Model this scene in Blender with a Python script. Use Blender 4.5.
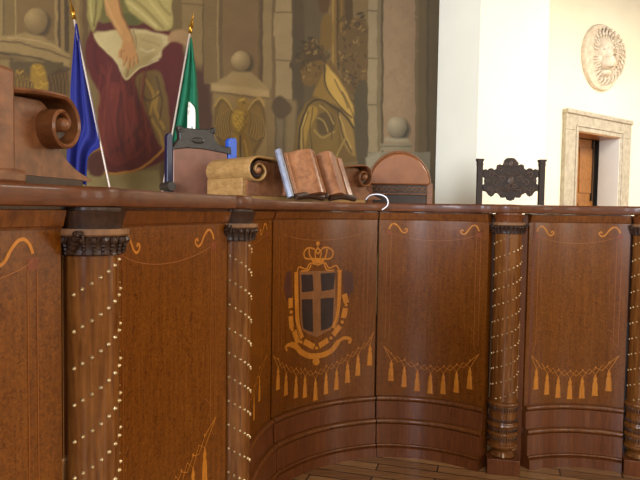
import bpy, bmesh, math, random
import numpy as np
from mathutils import Vector, Matrix
random.seed(7)
for o in list(bpy.data.objects): bpy.data.objects.remove(o)
SC = bpy.context.scene; COL = SC.collection
PI = math.pi

# ------------------------------------------------------------------ camera
EYE = 1.65; F = 600.0
R = (Matrix.Rotation(PI/2 - 0.0491, 3, 'X') @ Matrix.Rotation(0.0145, 3, 'Z'))
cam = bpy.data.cameras.new('camera'); cam.sensor_width = 36; cam.lens = 36*F/640
camo = bpy.data.objects.new('camera', cam); COL.objects.link(camo)
camo.matrix_world = Matrix.Translation((0, 0, EYE)) @ R.to_4x4()
SC.camera = camo
# ------------------------------------------------------------------ exposure, world
SC.view_settings.view_transform = 'Standard'; SC.view_settings.look = 'None'
SC.view_settings.gamma = 1; SC.view_settings.exposure = 0.0
w = bpy.data.worlds.new('world'); SC.world = w; w.use_nodes = True
w.node_tree.nodes['Background'].inputs[0].default_value = (0.75, 0.86, 1.0, 1)
w.node_tree.nodes['Background'].inputs[1].default_value = 1.0
# room frame: T runs along the painted wall, N points to it
T = Vector((0.807, 0.59, 0)).normalized(); N = Vector((-T.y, T.x, 0))
DW = 4.52; T0, T1, N0, HC = -3.5, 10.5, -5.0, 5.2
def tn(t, n, z=0.0): return T*t + N*n + Vector((0, 0, z))
def area_light(name, t, n, z, w_, h_, facing, power, color):
    l = bpy.data.lights.new(name, 'AREA'); l.shape = 'RECTANGLE'; l.size = w_; l.size_y = h_
    l.energy = power; l.color = color
    o = bpy.data.objects.new(name, l); COL.objects.link(o)
    o.location = tn(t, n, z)
    o.rotation_euler = (-facing).to_track_quat('Z', 'Y').to_euler()
    return o
SKY = (0.80, 0.88, 1.0)
WL = [(0.4, 2.0), (-3.2, -1.6)]           # windows of the left wall (n range)
WR = [(-1.6, 0.0), (1.6, 3.2), (5.0, 6.6)] # windows of the rear wall (t range)
PW_L = [600, 230]; PW_R = [70, 110, 120]
WZ0, WZ1 = 1.5, 4.1
for (a, b), p in zip(WL, PW_L):
    area_light('daylight_left', T0+0.03, (a+b)/2, (WZ0+WZ1)/2, b-a-0.1, WZ1-WZ0-0.1, T, p, SKY)
for (a, b), p in zip(WR, PW_R):
    area_light('daylight_rear', (a+b)/2, N0+0.03, (WZ0+WZ1)/2, b-a-0.1, WZ1-WZ0-0.1, N, p, (1.0, 0.93, 0.80))
# added warm fill lights under the ceiling, no known fixture there
area_light('warm_fill', 7.4, 0.8, HC-0.35, 2.2, 2.2, Vector((0, 0, -1)), 430, (1.0, 0.92, 0.76))
area_light('warm_fill', 0.8, -1.2, HC-0.35, 1.2, 1.2, Vector((0, 0, -1)), 60, (1.0, 0.84, 0.6))

# ------------------------------------------------------------------ pixel helpers (reading positions off the photograph)
def ray(px, py): return R @ Vector(((px-320)/F, -(py-240)/F, -1))
def at(px, py, d):
    r = ray(px, py); r = r*(d/r.y); return Vector((r.x, r.y, r.z+EYE))
def on_plane(px, py, p0, nrm):
    r = ray(px, py); o = Vector((0, 0, EYE)); k = (p0-o).dot(nrm)/r.dot(nrm); return o + r*k
def on_wall(px, py, n=DW):
    p = on_plane(px, py, N*n, N); return p.dot(T), p.z

# ------------------------------------------------------------------ materials
def lin(c):
    return tuple(((v/255)/12.92 if v/255 <= 0.04045 else ((v/255+0.055)/1.055)**2.4) for v in c)
def mat(name, rgb, rough=0.5, metal=0.0, coat=0.0, var=0.0, vscale=8, bump=0.0, bscale=60, rgb2=None, spec=0.5):
    m = bpy.data.materials.new(name); m.use_nodes = True
    nt = m.node_tree; b = nt.nodes['Principled BSDF']
    b.inputs['Roughness'].default_value = rough; b.inputs['Metallic'].default_value = metal
    b.inputs['Coat Weight'].default_value = coat; b.inputs['Coat Roughness'].default_value = 0.12
    b.inputs['Specular IOR Level'].default_value = spec
    c = lin(rgb)
    b.inputs['Base Color'].default_value = (*c, 1)
    tc = nt.nodes.new('ShaderNodeTexCoord')
    if var > 0 or rgb2:
        nz = nt.nodes.new('ShaderNodeTexNoise'); nz.inputs['Scale'].default_value = vscale
        nz.inputs['Detail'].default_value = 5
        nt.links.new(tc.outputs['Object'], nz.inputs['Vector'])
        cr = nt.nodes.new('ShaderNodeValToRGB')
        c2 = lin(rgb2) if rgb2 else tuple(v*(1-var) for v in c)
        cr.color_ramp.elements[0].position = 0.35; cr.color_ramp.elements[1].position = 0.65
        cr.color_ramp.elements[0].color = (*c2, 1); cr.color_ramp.elements[1].color = (*c, 1)
        nt.links.new(nz.outputs['Fac'], cr.inputs['Fac']); nt.links.new(cr.outputs['Color'], b.inputs['Base Color'])
    if bump > 0:
        n2 = nt.nodes.new('ShaderNodeTexNoise'); n2.inputs['Scale'].default_value = bscale
        nt.links.new(tc.outputs['Object'], n2.inputs['Vector'])
        bp = nt.nodes.new('ShaderNodeBump'); bp.inputs['Strength'].default_value = bump; bp.inputs['Distance'].default_value = 0.004
        nt.links.new(n2.outputs['Fac'], bp.inputs['Height']); nt.links.new(bp.outputs['Normal'], b.inputs['Normal'])
    return m
def wood(name, dark, light, rough=0.38, coat=0.35, stretch=(30, 30, 2.2), burl=11, mixf=0.5):
    m = bpy.data.materials.new(name); m.use_nodes = True
    nt = m.node_tree; L = nt.links; b = nt.nodes['Principled BSDF']
    b.inputs['Roughness'].default_value = rough; b.inputs['Coat Weight'].default_value = coat
    b.inputs['Coat Roughness'].default_value = 0.10; b.inputs['Specular IOR Level'].default_value = 0.3
    tc = nt.nodes.new('ShaderNodeTexCoord')
    mp = nt.nodes.new('ShaderNodeMapping'); mp.inputs['Scale'].default_value = stretch
    L.new(tc.outputs['Object'], mp.inputs['Vector'])
    g = nt.nodes.new('ShaderNodeTexNoise'); g.inputs['Scale'].default_value = 2.2; g.inputs['Detail'].default_value = 6
    g.inputs['Distortion'].default_value = 0.6
    L.new(mp.outputs['Vector'], g.inputs['Vector'])
    bn = nt.nodes.new('ShaderNodeTexNoise'); bn.inputs['Scale'].default_value = burl; bn.inputs['Detail'].default_value = 8
    bn.inputs['Roughness'].default_value = 0.65; bn.inputs['Distortion'].default_value = 1.6
    L.new(tc.outputs['Object'], bn.inputs['Vector'])
    mx = nt.nodes.new('ShaderNodeMix'); mx.data_type = 'FLOAT'; mx.inputs[0].default_value = mixf
    L.new(g.outputs['Fac'], mx.inputs[2]); L.new(bn.outputs['Fac'], mx.inputs[3])
    cr = nt.nodes.new('ShaderNodeValToRGB')
    cr.color_ramp.elements[0].position = 0.36; cr.color_ramp.elements[1].position = 0.64
    cr.color_ramp.elements[0].color = (*lin(dark), 1); cr.color_ramp.elements[1].color = (*lin(light), 1)
    L.new(mx.outputs[0], cr.inputs['Fac']); L.new(cr.outputs['Color'], b.inputs['Base Color'])
    bp = nt.nodes.new('ShaderNodeBump'); bp.inputs['Strength'].default_value = 0.08; bp.inputs['Distance'].default_value = 0.002
    L.new(g.outputs['Fac'], bp.inputs['Height']); L.new(bp.outputs['Normal'], b.inputs['Normal'])
    return m
M = dict(
    panel=wood('burl_walnut_veneer', (76, 36, 5), (120, 68, 16), mixf=0.7, burl=60),
    rail=wood('walnut_moulding', (78, 40, 14), (116, 66, 25), mixf=0.3, burl=50),
    base=wood('walnut_base', (80, 40, 18), (112, 62, 28), mixf=0.4, burl=50),
    slab=wood('walnut_worktop', (74, 36, 13), (100, 54, 22), stretch=(6, 6, 30), mixf=0.3, rough=.45, coat=.12),
    shaft=wood('walnut_column', (86, 48, 18), (122, 76, 34), mixf=0.25, rough=.22),
    carve=wood('dark_carved_walnut', (34, 20, 14), (66, 42, 28), rough=0.45, coat=0.1, burl=40),
    abacus=wood('pale_walnut', (104, 72, 46), (136, 98, 66), rough=0.45, coat=0.1),
    inlay=wood('orange_inlay', (160, 94, 22), (194, 124, 36), burl=30),
    faint=wood('brown_inlay_line', (128, 70, 24), (142, 82, 30)),
    cord=wood('cord_inlay', (156, 92, 24), (182, 114, 34)),
    cross=wood('olive_inlay', (112, 70, 36), (138, 90, 50)),
    ebony=wood('ebony_inlay', (30, 20, 20), (52, 36, 32)),
    dark_walnut=wood('dark_walnut_inlay', (66, 34, 22), (84, 46, 28)),
    redsq=wood('reddish_inlay', (104, 46, 18), (118, 54, 22)),
    ornament=wood('warm_oak_ornament', (98, 60, 37), (140, 90, 56), stretch=(8, 8, 8), mixf=0.6, rough=.42, coat=.15),
    page=wood('page_wood', (112, 70, 44), (156, 106, 70), stretch=(8, 8, 8), mixf=.6, rough=.4, coat=.2),
    oak=wood('pale_oak', (128, 92, 48), (160, 122, 72), rough=0.5, coat=0.05, stretch=(6, 6, 30)),
    brass=mat('brass', (206, 184, 140), 0.38, 0.85),
    gold=mat('gold_finial', (190, 140, 52), 0.25, 0.9),
    cream=mat('cream_plaster', (250, 244, 222), 0.85, var=0.03, vscale=3, bump=0.1, bscale=40),
    greyplaster=mat('white_plaster', (222, 220, 212), 0.85, var=0.05, vscale=4, bump=0.1, bscale=40),
    ceil=mat('ceiling_plaster', (225, 212, 180), 0.9, var=0.04, vscale=2),
    stone=mat('pale_stone', (190, 182, 166), 0.7, rgb2=(168, 158, 142), vscale=14, bump=0.4, bscale=50),
    marble=mat('relief_marble', (226, 214, 194), 0.7, rgb2=(206, 190, 168), vscale=16),
    leather=mat('brown_leather', (122, 80, 62), 0.42, var=0.18, vscale=14, bump=0.3, bscale=160),
    tanleather=mat('tan_leather', (148, 90, 50), 0.35, var=0.25, vscale=9, bump=0.2, bscale=120),
    blackwood=mat('black_lacquer_wood', (44, 37, 31), 0.38, var=0.4, vscale=25, bump=0.4, bscale=70),
    darkcarve=mat('blackened_oak', (50, 34, 24), 0.62, var=0.35, vscale=40),
    crestrelief=mat('paler_oak_relief', (82, 62, 50), 0.45, var=0.35, vscale=40),  # paler than the crest board so the carving stands out
    navy=mat('navy_paint', (14, 16, 46), 0.3), blue=mat('bright_blue_paint', (30, 76, 170), 0.3),
    eu=mat('blue_flag_cloth', (7, 16, 98), 0.8, var=0.15, vscale=6),
    green=mat('green_flag_cloth', (0, 92, 60), 0.8), white=mat('white_cloth', (226, 222, 206), 0.8), red=mat('red_flag_cloth', (160, 26, 30), 0.8),
    pole=mat('pale_pole', (170, 152, 136), 0.3, 0.3),
    cable=mat('white_cable', (235, 235, 238), 0.4),
    silver=mat('grey_silvered_edge', (132, 134, 146), 0.3, 0.2, var=0.3, vscale=30),
    doorwood=wood('door_wood', (128, 80, 34), (176, 118, 56)),
    iron=mat('dark_iron', (32, 30, 32), 0.4, 0.4),
    glass=mat('window_glass', (230, 240, 250), 0.05),
    tan=mat('tan_painted_plaster', (132, 112, 78), 0.85, var=0.2, vscale=2),
    darkwood=wood('ceiling_timber', (66, 44, 26), (98, 70, 44), rough=.6),
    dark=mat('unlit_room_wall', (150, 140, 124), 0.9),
)
g = M['glass'].node_tree.nodes['Principled BSDF']; g.inputs['Transmission Weight'].default_value = 1.0
# wide-plank floor
def floor_material():
    m = bpy.data.materials.new('parquet'); m.use_nodes = True; nt = m.node_tree; L = nt.links
    b = nt.nodes['Principled BSDF']; b.inputs['Roughness'].default_value = 0.35
    tc = nt.nodes.new('ShaderNodeTexCoord'); mp = nt.nodes.new('ShaderNodeMapping')
    mp.inputs['Rotation'].default_value = (0, 0, 0.3)
    L.new(tc.outputs['Object'], mp.inputs['Vector'])
    br = nt.nodes.new('ShaderNodeTexBrick'); br.inputs['Scale'].default_value = 1.6
    br.inputs['Color1'].default_value = (*lin((176, 134, 88)), 1); br.inputs['Color2'].default_value = (*lin((136, 96, 60)), 1)
    br.inputs['Mortar'].default_value = (*lin((48, 28, 16)), 1); br.inputs['Mortar Size'].default_value = 0.008
    br.inputs['Brick Width'].default_value = 1.2; br.inputs['Row Height'].default_value = 0.16
    L.new(mp.outputs['Vector'], br.inputs['Vector'])
    m2 = nt.nodes.new('ShaderNodeMapping'); m2.inputs['Scale'].default_value = (3, 40, 3); m2.inputs['Rotation'].default_value = (0, 0, 0.3)
    L.new(tc.outputs['Object'], m2.inputs['Vector'])
    n = nt.nodes.new('ShaderNodeTexNoise'); n.inputs['Scale'].default_value = 1.5; n.inputs['Detail'].default_value = 6
    L.new(m2.outputs['Vector'], n.inputs['Vector'])
    mr = nt.nodes.new('ShaderNodeMapRange'); mr.inputs[1].default_value = .3; mr.inputs[2].default_value = .7
    mr.inputs[3].default_value = .55; mr.inputs[4].default_value = 1.25
    L.new(n.outputs['Fac'], mr.inputs[0])
    mx = nt.nodes.new('ShaderNodeMix'); mx.data_type = 'RGBA'; mx.blend_type = 'MULTIPLY'; mx.inputs[0].default_value = 1
    L.new(br.outputs['Color'], mx.inputs[6]); L.new(mr.outputs[0], mx.inputs[7]); L.new(mx.outputs[2], b.inputs['Base Color'])
    return m
M['floor'] = floor_material()
pb = M['panel'].node_tree.nodes['Principled BSDF']; pb.inputs['Specular IOR Level'].default_value = .42; pb.inputs['Roughness'].default_value = .27; pb.inputs['Coat Weight'].default_value = .08

# ------------------------------------------------------------------ mesh builder
class MB:
    def __init__(s): s.v = []; s.f = []
    def add(s, vs, fs):
        k = len(s.v); s.v += [Vector(p) for p in vs]; s.f += [tuple(i+k for i in f) for f in fs]; return s
    def grid(s, rows, close_u=False, close_v=False, flip=False):
        nr, nc = len(rows), len(rows[0]); k = len(s.v)
        for r in rows: s.v += [Vector(p) for p in r]
        for i in range(nr if close_v else nr-1):
            for j in range(nc if close_u else nc-1):
                a, b = k+i*nc+j, k+i*nc+(j+1) % nc; i2 = (i+1) % nr
                c, d = k+i2*nc+(j+1) % nc, k+i2*nc+j
                s.f.append((a, b, c, d) if not flip else (d, c, b, a))
        return s
    def cap(s, pts): return s.add(pts, [tuple(range(len(pts)))])
    def box(s, c, size, ax=None, ay=None, az=None):
        ax = ax or Vector((1, 0, 0)); ay = ay or Vector((0, 1, 0)); az = az or Vector((0, 0, 1)); c = Vector(c)
        h = [v/2 for v in size]
        vs = [c+ax*(i*h[0])+ay*(j*h[1])+az*(k*h[2]) for i in (-1, 1) for j in (-1, 1) for k in (-1, 1)]
        return s.add(vs, [(0, 1, 3, 2), (4, 6, 7, 5), (0, 4, 5, 1), (2, 3, 7, 6), (0, 2, 6, 4), (1, 5, 7, 3)])
    def prism(s, poly, o, ax, ay, d):
        """polygon (a,b) in plane o+ax*a+ay*b, extruded by vector d"""
        p = [o+ax*a+ay*b for a, b in poly]; q = [v+d for v in p]; n = len(p); k = len(s.v)
        s.v += p+q
        s.f.append(tuple(range(k, k+n))); s.f.append(tuple(range(k+2*n-1, k+n-1, -1)))
        for i in range(n):
            j = (i+1) % n; s.f.append((k+i, k+n+i, k+n+j, k+j))
        return s
    def lathe(s, prof, c, n=32, axis=None):
        c = Vector(c); az = (axis or Vector((0, 0, 1))).normalized(); ax = az.orthogonal().normalized(); ay = az.cross(ax)
        rows = [[c+az*z+ax*(r*math.cos(2*PI*i/n))+ay*(r*math.sin(2*PI*i/n)) for i in range(n)] for r, z in prof]
        s.grid(rows, close_u=True); s.cap(rows[0][::-1]); s.cap(rows[-1]); return s
    def tube(s, pts, r, n=8, taper=None, flat=1.0, up=None):
        pts = [Vector(p) for p in pts]; rows = []; prev = None
        for i, p in enumerate(pts):
            d = (pts[min(i+1, len(pts)-1)]-pts[max(i-1, 0)]).normalized()
            if prev is None: prev = up.copy() if up else d.orthogonal()
            a = (prev-d*prev.dot(d)).normalized(); b = d.cross(a); prev = a
            rr = r*(taper[i] if taper else 1)
            rows.append([p+a*(rr*flat*math.cos(2*PI*j/n))+b*(rr*math.sin(2*PI*j/n)) for j in range(n)])
        s.grid(rows, close_u=True); s.cap(rows[0][::-1]); s.cap(rows[-1]); return s
    def ball(s, c, r, n=10, ax=None, ay=None, az=None):
        """ellipsoid; r = 3 radii"""
        ax = ax or Vector((1, 0, 0)); ay = ay or Vector((0, 1, 0)); az = az or Vector((0, 0, 1)); c = Vector(c)
        if not hasattr(r, '__len__'): r = (r, r, r)
        rows = []
        for i in range(n//2+1):
            th = PI*i/(n//2); th = min(max(th, 0.02), PI-0.02)
            rows.append([c+ax*(r[0]*math.sin(th)*math.cos(2*PI*j/n))+ay*(r[1]*math.sin(th)*math.sin(2*PI*j/n))+az*(r[2]*math.cos(th)) for j in range(n)])
        s.grid(rows, close_u=True); s.cap(rows[0][::-1]); s.cap(rows[-1]); return s
    def build(s, name, m, parent=None, smooth=35, bevel=0.0, solid=0.0, fix=True):
        off = WORLD.get(parent, Vector((0, 0, 0))) if parent else Vector((0, 0, 0))
        me = bpy.data.meshes.new(name); me.from_pydata([tuple(p-off) for p in s.v], [], s.f)
        if fix:
            bm = bmesh.new(); bm.from_mesh(me)
            bmesh.ops.remove_doubles(bm, verts=bm.verts, dist=1e-6)
            bmesh.ops.recalc_face_normals(bm, faces=bm.faces); bm.to_mesh(me); bm.free()
        me.polygons.foreach_set('use_smooth', [True]*len(me.polygons)); me.set_sharp_from_angle(angle=math.radians(smooth))
        me.materials.append(m); me.update()
        o = bpy.data.objects.new(name, me); COL.objects.link(o)
        if parent: o.parent = parent
        WORLD[o] = off
        if bevel > 0:
            b = o.modifiers.new('bevel', 'BEVEL'); b.width = bevel; b.segments = 2; b.limit_method = 'ANGLE'; b.angle_limit = 0.6
        if solid > 0:
            d = o.modifiers.new('solid', 'SOLIDIFY'); d.thickness = solid; d.offset = -1
        return o
WORLD = {}
def thing(name, label, cat, loc, group=None):
    o = bpy.data.objects.new(name, None); COL.objects.link(o); o.location = loc; o.empty_display_size = 0.1
    o['label'] = label; o['category'] = cat
    if group: o['group'] = group
    WORLD[o] = Vector(loc); return o
def tag(o, label, cat, group=None):
    o['label'] = label; o['category'] = cat
    if group: o['group'] = group
    return o
def struct(o): o['kind'] = 'structure'; return o
Z = Vector((0, 0, 1))
def spline(pts, n=8, closed=False):
    """Catmull-Rom through tuples"""
    P = [Vector(p) for p in pts]; out = []; m = len(P)
    rng = range(m if closed else m-1)
    for i in rng:
        if closed: p0, p1, p2, p3 = P[i-1], P[i], P[(i+1) % m], P[(i+2) % m]
        else: p0, p1, p2, p3 = P[max(i-1, 0)], P[i], P[i+1], P[min(i+2, m-1)]
        for k in range(n):
            t = k/n
            out.append(0.5*((2*p1)+(p2-p0)*t+(2*p0-5*p1+4*p2-p3)*t*t+(3*p1-p0-3*p2+p3)*t**3))
    if not closed: out.append(P[-1])
    return out

# ------------------------------------------------------------------ room shell
def wall_with_holes(name, o, ax, length, height, thick, holes, m):
    """wall standing at o along ax; thick = outward vector; holes (a0,a1,z0,z1)"""
    mb = MB(); xs = sorted({0, length, *[h[0] for h in holes], *[h[1] for h in holes]})
    def seg(a0, a1, z0, z1):
        if a1-a0 > 1e-4 and z1-z0 > 1e-4: mb.prism([(a0, z0), (a1, z0), (a1, z1), (a0, z1)], o, ax, Z, thick)
    for a0, a1 in zip(xs[:-1], xs[1:]):
        hs = [h for h in holes if h[0] <= a0+1e-5 and h[1] >= a1-1e-5]
        if hs: seg(a0, a1, 0, hs[0][2]); seg(a0, a1, hs[0][3], height)
        else: seg(a0, a1, 0, height)
    return struct(mb.build(name, m, smooth=30))
TF1 = on_wall(437, 100)[0]             # the pier's corner on the painted wall
# door opening read from the photo
td0, ztop = on_wall(579, 131, DW-.06); td1, _ = on_wall(621, 136, DW-.06)
ofl, otop = on_wall(567, 108, DW-.06); ofr, _ = on_wall(632, 121, DW-.06)
wall_with_holes('wall_back', tn(T0, DW), T, T1-T0, HC, N*0.25, [(td0-T0, td1-T0, 0.95, ztop)], M['cream'])
wall_with_holes('wall_left', tn(T0, N0), N, DW-N0, HC, -T*0.3, [(a-N0, b-N0, WZ0, WZ1) for a, b in WL], M['tan'])
wall_with_holes('wall_rear', tn(T0, N0), T, T1-T0, HC, -N*0.3, [(a-T0, b-T0, WZ0, WZ1) for a, b in WR], M['tan'])
wall_with_holes('wall_right', tn(T1, N0), N, DW-N0, HC, T*0.3, [], M['cream'])
struct(MB().prism([(T0-.3, N0-.3), (T1+.3, N0-.3), (T1+.3, DW+.25), (T0-.3, DW+.25)], Vector((0, 0, -0.1)), T, N, Z*0.1).build('floor', M['floor']))
struct(MB().prism([(T0-.3, N0-.3), (T1+.3, N0-.3), (T1+.3, DW+.25), (T0-.3, DW+.25)], Vector((0, 0, HC)), T, N, Z*0.1).build('ceiling', M['darkwood']))
# windows
wi = 0
def window(c, ax, nrm, w_, h_):
    global wi; wi += 1
    loc = Vector((c.x, c.y, WZ0))
    r = thing('window_%d' % wi, '', '', loc); del r['label']; del r['category']; struct(r)
    mb = MB()
    for s in (-1, 1): mb.box(c+ax*(s*(w_/2-.04)), (.08, .08, h_), ax, nrm, Z); mb.box(c+Z*(s*(h_/2-.04)), (w_, .08, .08), ax, nrm, Z)
    mb.box(c, (.05, .06, h_), ax, nrm, Z)
    for k in (-.25, 0, .25): mb.box(c+Z*(h_*k), (w_, .05, .03), ax, nrm, Z)
    mb.build('window_frame', M['oak'], r)
    MB().box(c, (w_-.1, .006, h_-.1), ax, nrm, Z).build('pane', M['glass'], r)
for a, b in WL: window(tn(T0-.15, (a+b)/2, (WZ0+WZ1)/2), N, T, b-a, WZ1-WZ0)
for a, b in WR: window(tn((a+b)/2, N0-.15, (WZ0+WZ1)/2), T, N, b-a, WZ1-WZ0)
# pier between the painted wall and the cream wall
def solve(px, o, d):
    lo, hi = 0.0, 4.0
    for _ in range(50):
        mid = (lo+hi)/2; p = o+d*mid; r = ray(px, 150)
        if p.x*r.y-p.y*r.x < 0: lo = mid
        else: hi = mid
    return lo
pL = solve(477, tn(TF1, DW), -N); pW = solve(545, tn(TF1, DW-pL), T)
struct(MB().prism([(TF1, DW+.01), (TF1, DW-pL), (TF1+pW, DW-pL), (TF1+pW, DW+.01)], Vector((0, 0, 0)), T, N, Z*HC).build('wall_pier', M['cream']))

# ------------------------------------------------------------------ bench layout
ROOM = Vector((0.7, 1.4, 0))
class Panel:
    def __init__(s, A, B, sag):
        s.A, s.B, s.sag = Vector((*A, 0)), Vector((*B, 0)), sag
        e = (s.B-s.A).normalized()*.008; s.A = s.A+e; s.B = s.B-e
        s.c = (s.B-s.A); s.L = s.c.length; s.c.normalize()
        n = Vector((-s.c.y, s.c.x, 0)); s.n = n if (ROOM-s.A).dot(n) > 0 else -n   # toward the room
    def p(s, u, z=0, off=0):
        q = s.A.lerp(s.B, u)-s.n*(s.sag*4*u*(1-u))
        return q+s.nr(u)*off+Z*z
    def nr(s, u):
        d = (s.B-s.A)-s.n*(s.sag*4*(1-2*u)); n = Vector((-d.y, d.x, 0)).normalized(); return n if n.dot(s.n) > 0 else -n
    def pix(s, px, py):
        r = ray(px, py); best = None
        for i in range(801):
            u = i/800; q = s.p(u); e = abs(q.x*r.y-q.y*r.x)
            if best is None or e < best[0]: best = (e, u, q)
        u, q = best[1], best[2]; return u*s.L, EYE+r.z*(q.y/r.y)
PN = [Panel((-.87, .90), (-.678, 1.58), .03), Panel((-.60, 1.76), (-.374, 2.43), .03), Panel((-.352, 2.62), (-.283, 3.54), .055),
      Panel((-.283, 3.54), (.39, 4.03), .085), Panel((.39, 4.03), (1.077, 3.80), .075), Panel((1.335, 3.85), (1.99, 3.83), .07),
      Panel((2.16, 3.70), (2.90, 3.42), .07)]
CC = [(-.636, 1.665), (-.363, 2.515), (1.192, 3.80), (2.075, 3.80)]
CN = [Vector((.965, -.26, 0)), Vector((.93, -.37, 0)), Vector((-.18, -.98, 0)), Vector((-.3, -.95, 0))]
names = ['leftmost curved walnut bench panel, cut off by the frame, bold orange hook inlay on top',
         'large curved walnut bench panel between the two left studded columns',
         'bench panel seen edge-on between the second studded column and the shield panel',
         'curved walnut bench panel inlaid with a crowned shield and ribbon',
         'curved walnut bench panel between the shield panel and the third studded column',
         'curved walnut bench panel with seven tassels right of the third studded column',
         'last bench panel beyond the rightmost studded column at the frame edge']
def sweep(P, prof, n=20, u0=0, u1=1):
    """closed profile (off,z) swept along the panel curve"""
    mb = MB(); rows = [[P.p(u0+(u1-u0)*i/n, z, o) for o, z in prof] for i in range(n+1)]
    mb.grid(rows, close_u=True); mb.cap(rows[0][::-1]); mb.cap(rows[-1]); return mb
def torus_prof(o, z, r, k=10):
    return [(o-.015, z-r)]+[(o+r*math.cos(-PI/2+PI*i/k), z+r*math.sin(-PI/2+PI*i/k)) for i in range(k+1)]+[(o-.015, z+r)]
OFF = .0013
def ribbon(mb, P, pts, w, cyc=None):
    """pts (a,z) in metres along the panel -> flat inlaid strip of width w"""
    n = len(pts); L, Rr = [], []
    for i, p in enumerate(pts):
        a = Vector(pts[max(i-1, 0)]); b = Vector(pts[min(i+1, n-1)]); d = (b-a)
        if d.length < 1e-9: d = Vector((1, 0))
        d.normalize(); nn = Vector((-d[1], d[0])); ww = w[min(i, len(w)-1)] if hasattr(w, '__len__') else w
        q = Vector((p[0], p[1])); L.append(q+nn*ww/2); Rr.append(q-nn*ww/2)
    rows = [[P.p(q[0]/P.L, q[1], OFF) for q in L], [P.p(q[0]/P.L, q[1], OFF) for q in Rr]]
    mb.grid(rows); return mb
def fill(mb, P, poly, n=14, off=OFF, axis=0):
    """polygon (a,z) filled in strips that follow the curve"""
    lo = min(p[axis] for p in poly); hi = max(p[axis] for p in poly); A, B = [], []
    for i in range(n+1):
        x = lo+(hi-lo)*(i/n); x = min(max(x, lo+(hi-lo)*1e-3), hi-(hi-lo)*1e-3); ys = []
        for k in range(len(poly)):
            p, q = poly[k], poly[(k+1) % len(poly)]
            if (p[axis]-x)*(q[axis]-x) <= 0 and abs(p[axis]-q[axis]) > 1e-9:
                t = (x-p[axis])/(q[axis]-p[axis]); ys.append(p[1-axis]+(q[1-axis]-p[1-axis])*t)
        if len(ys) < 2: continue
        for lst, y in ((A, min(ys)), (B, max(ys))):
            a, z = (x, y) if axis == 0 else (y, x); lst.append(P.p(a/P.L, z, off))
    mb.grid([A, B]); return mb
TW = [(0, .0), (.004, .0), (.0055, .012), (.0095, .020), (.0115, .032), (.009, .040), (.0085, .044), (.0125, .054), (.015, .075), (.016, .115), (.018, .132), (.0185, .14)]
def tassel(P, a, ztop, root, h=.14, w=1.0):
    mb = MB(); k = h/.14
    rows = [[P.p((a-r*w)/P.L, EYE+ztop-z*k, OFF) for r, z in TW], [P.p(a/P.L, EYE+ztop-z*k, OFF+.002) for r, z in TW], [P.p((a+r*w)/P.L, EYE+ztop-z*k, OFF) for r, z in TW]]
    mb.grid(rows); mb.build('tassel', M['inlay'], root)
HOOK = [(0, -.118), (.010, -.095), (.026, -.081), (.046, -.086), (.066, -.108), (.082, -.132), (.100, -.141), (.114, -.134), (.119, -.120), (.108, -.113), (.102, -.122)]
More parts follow.
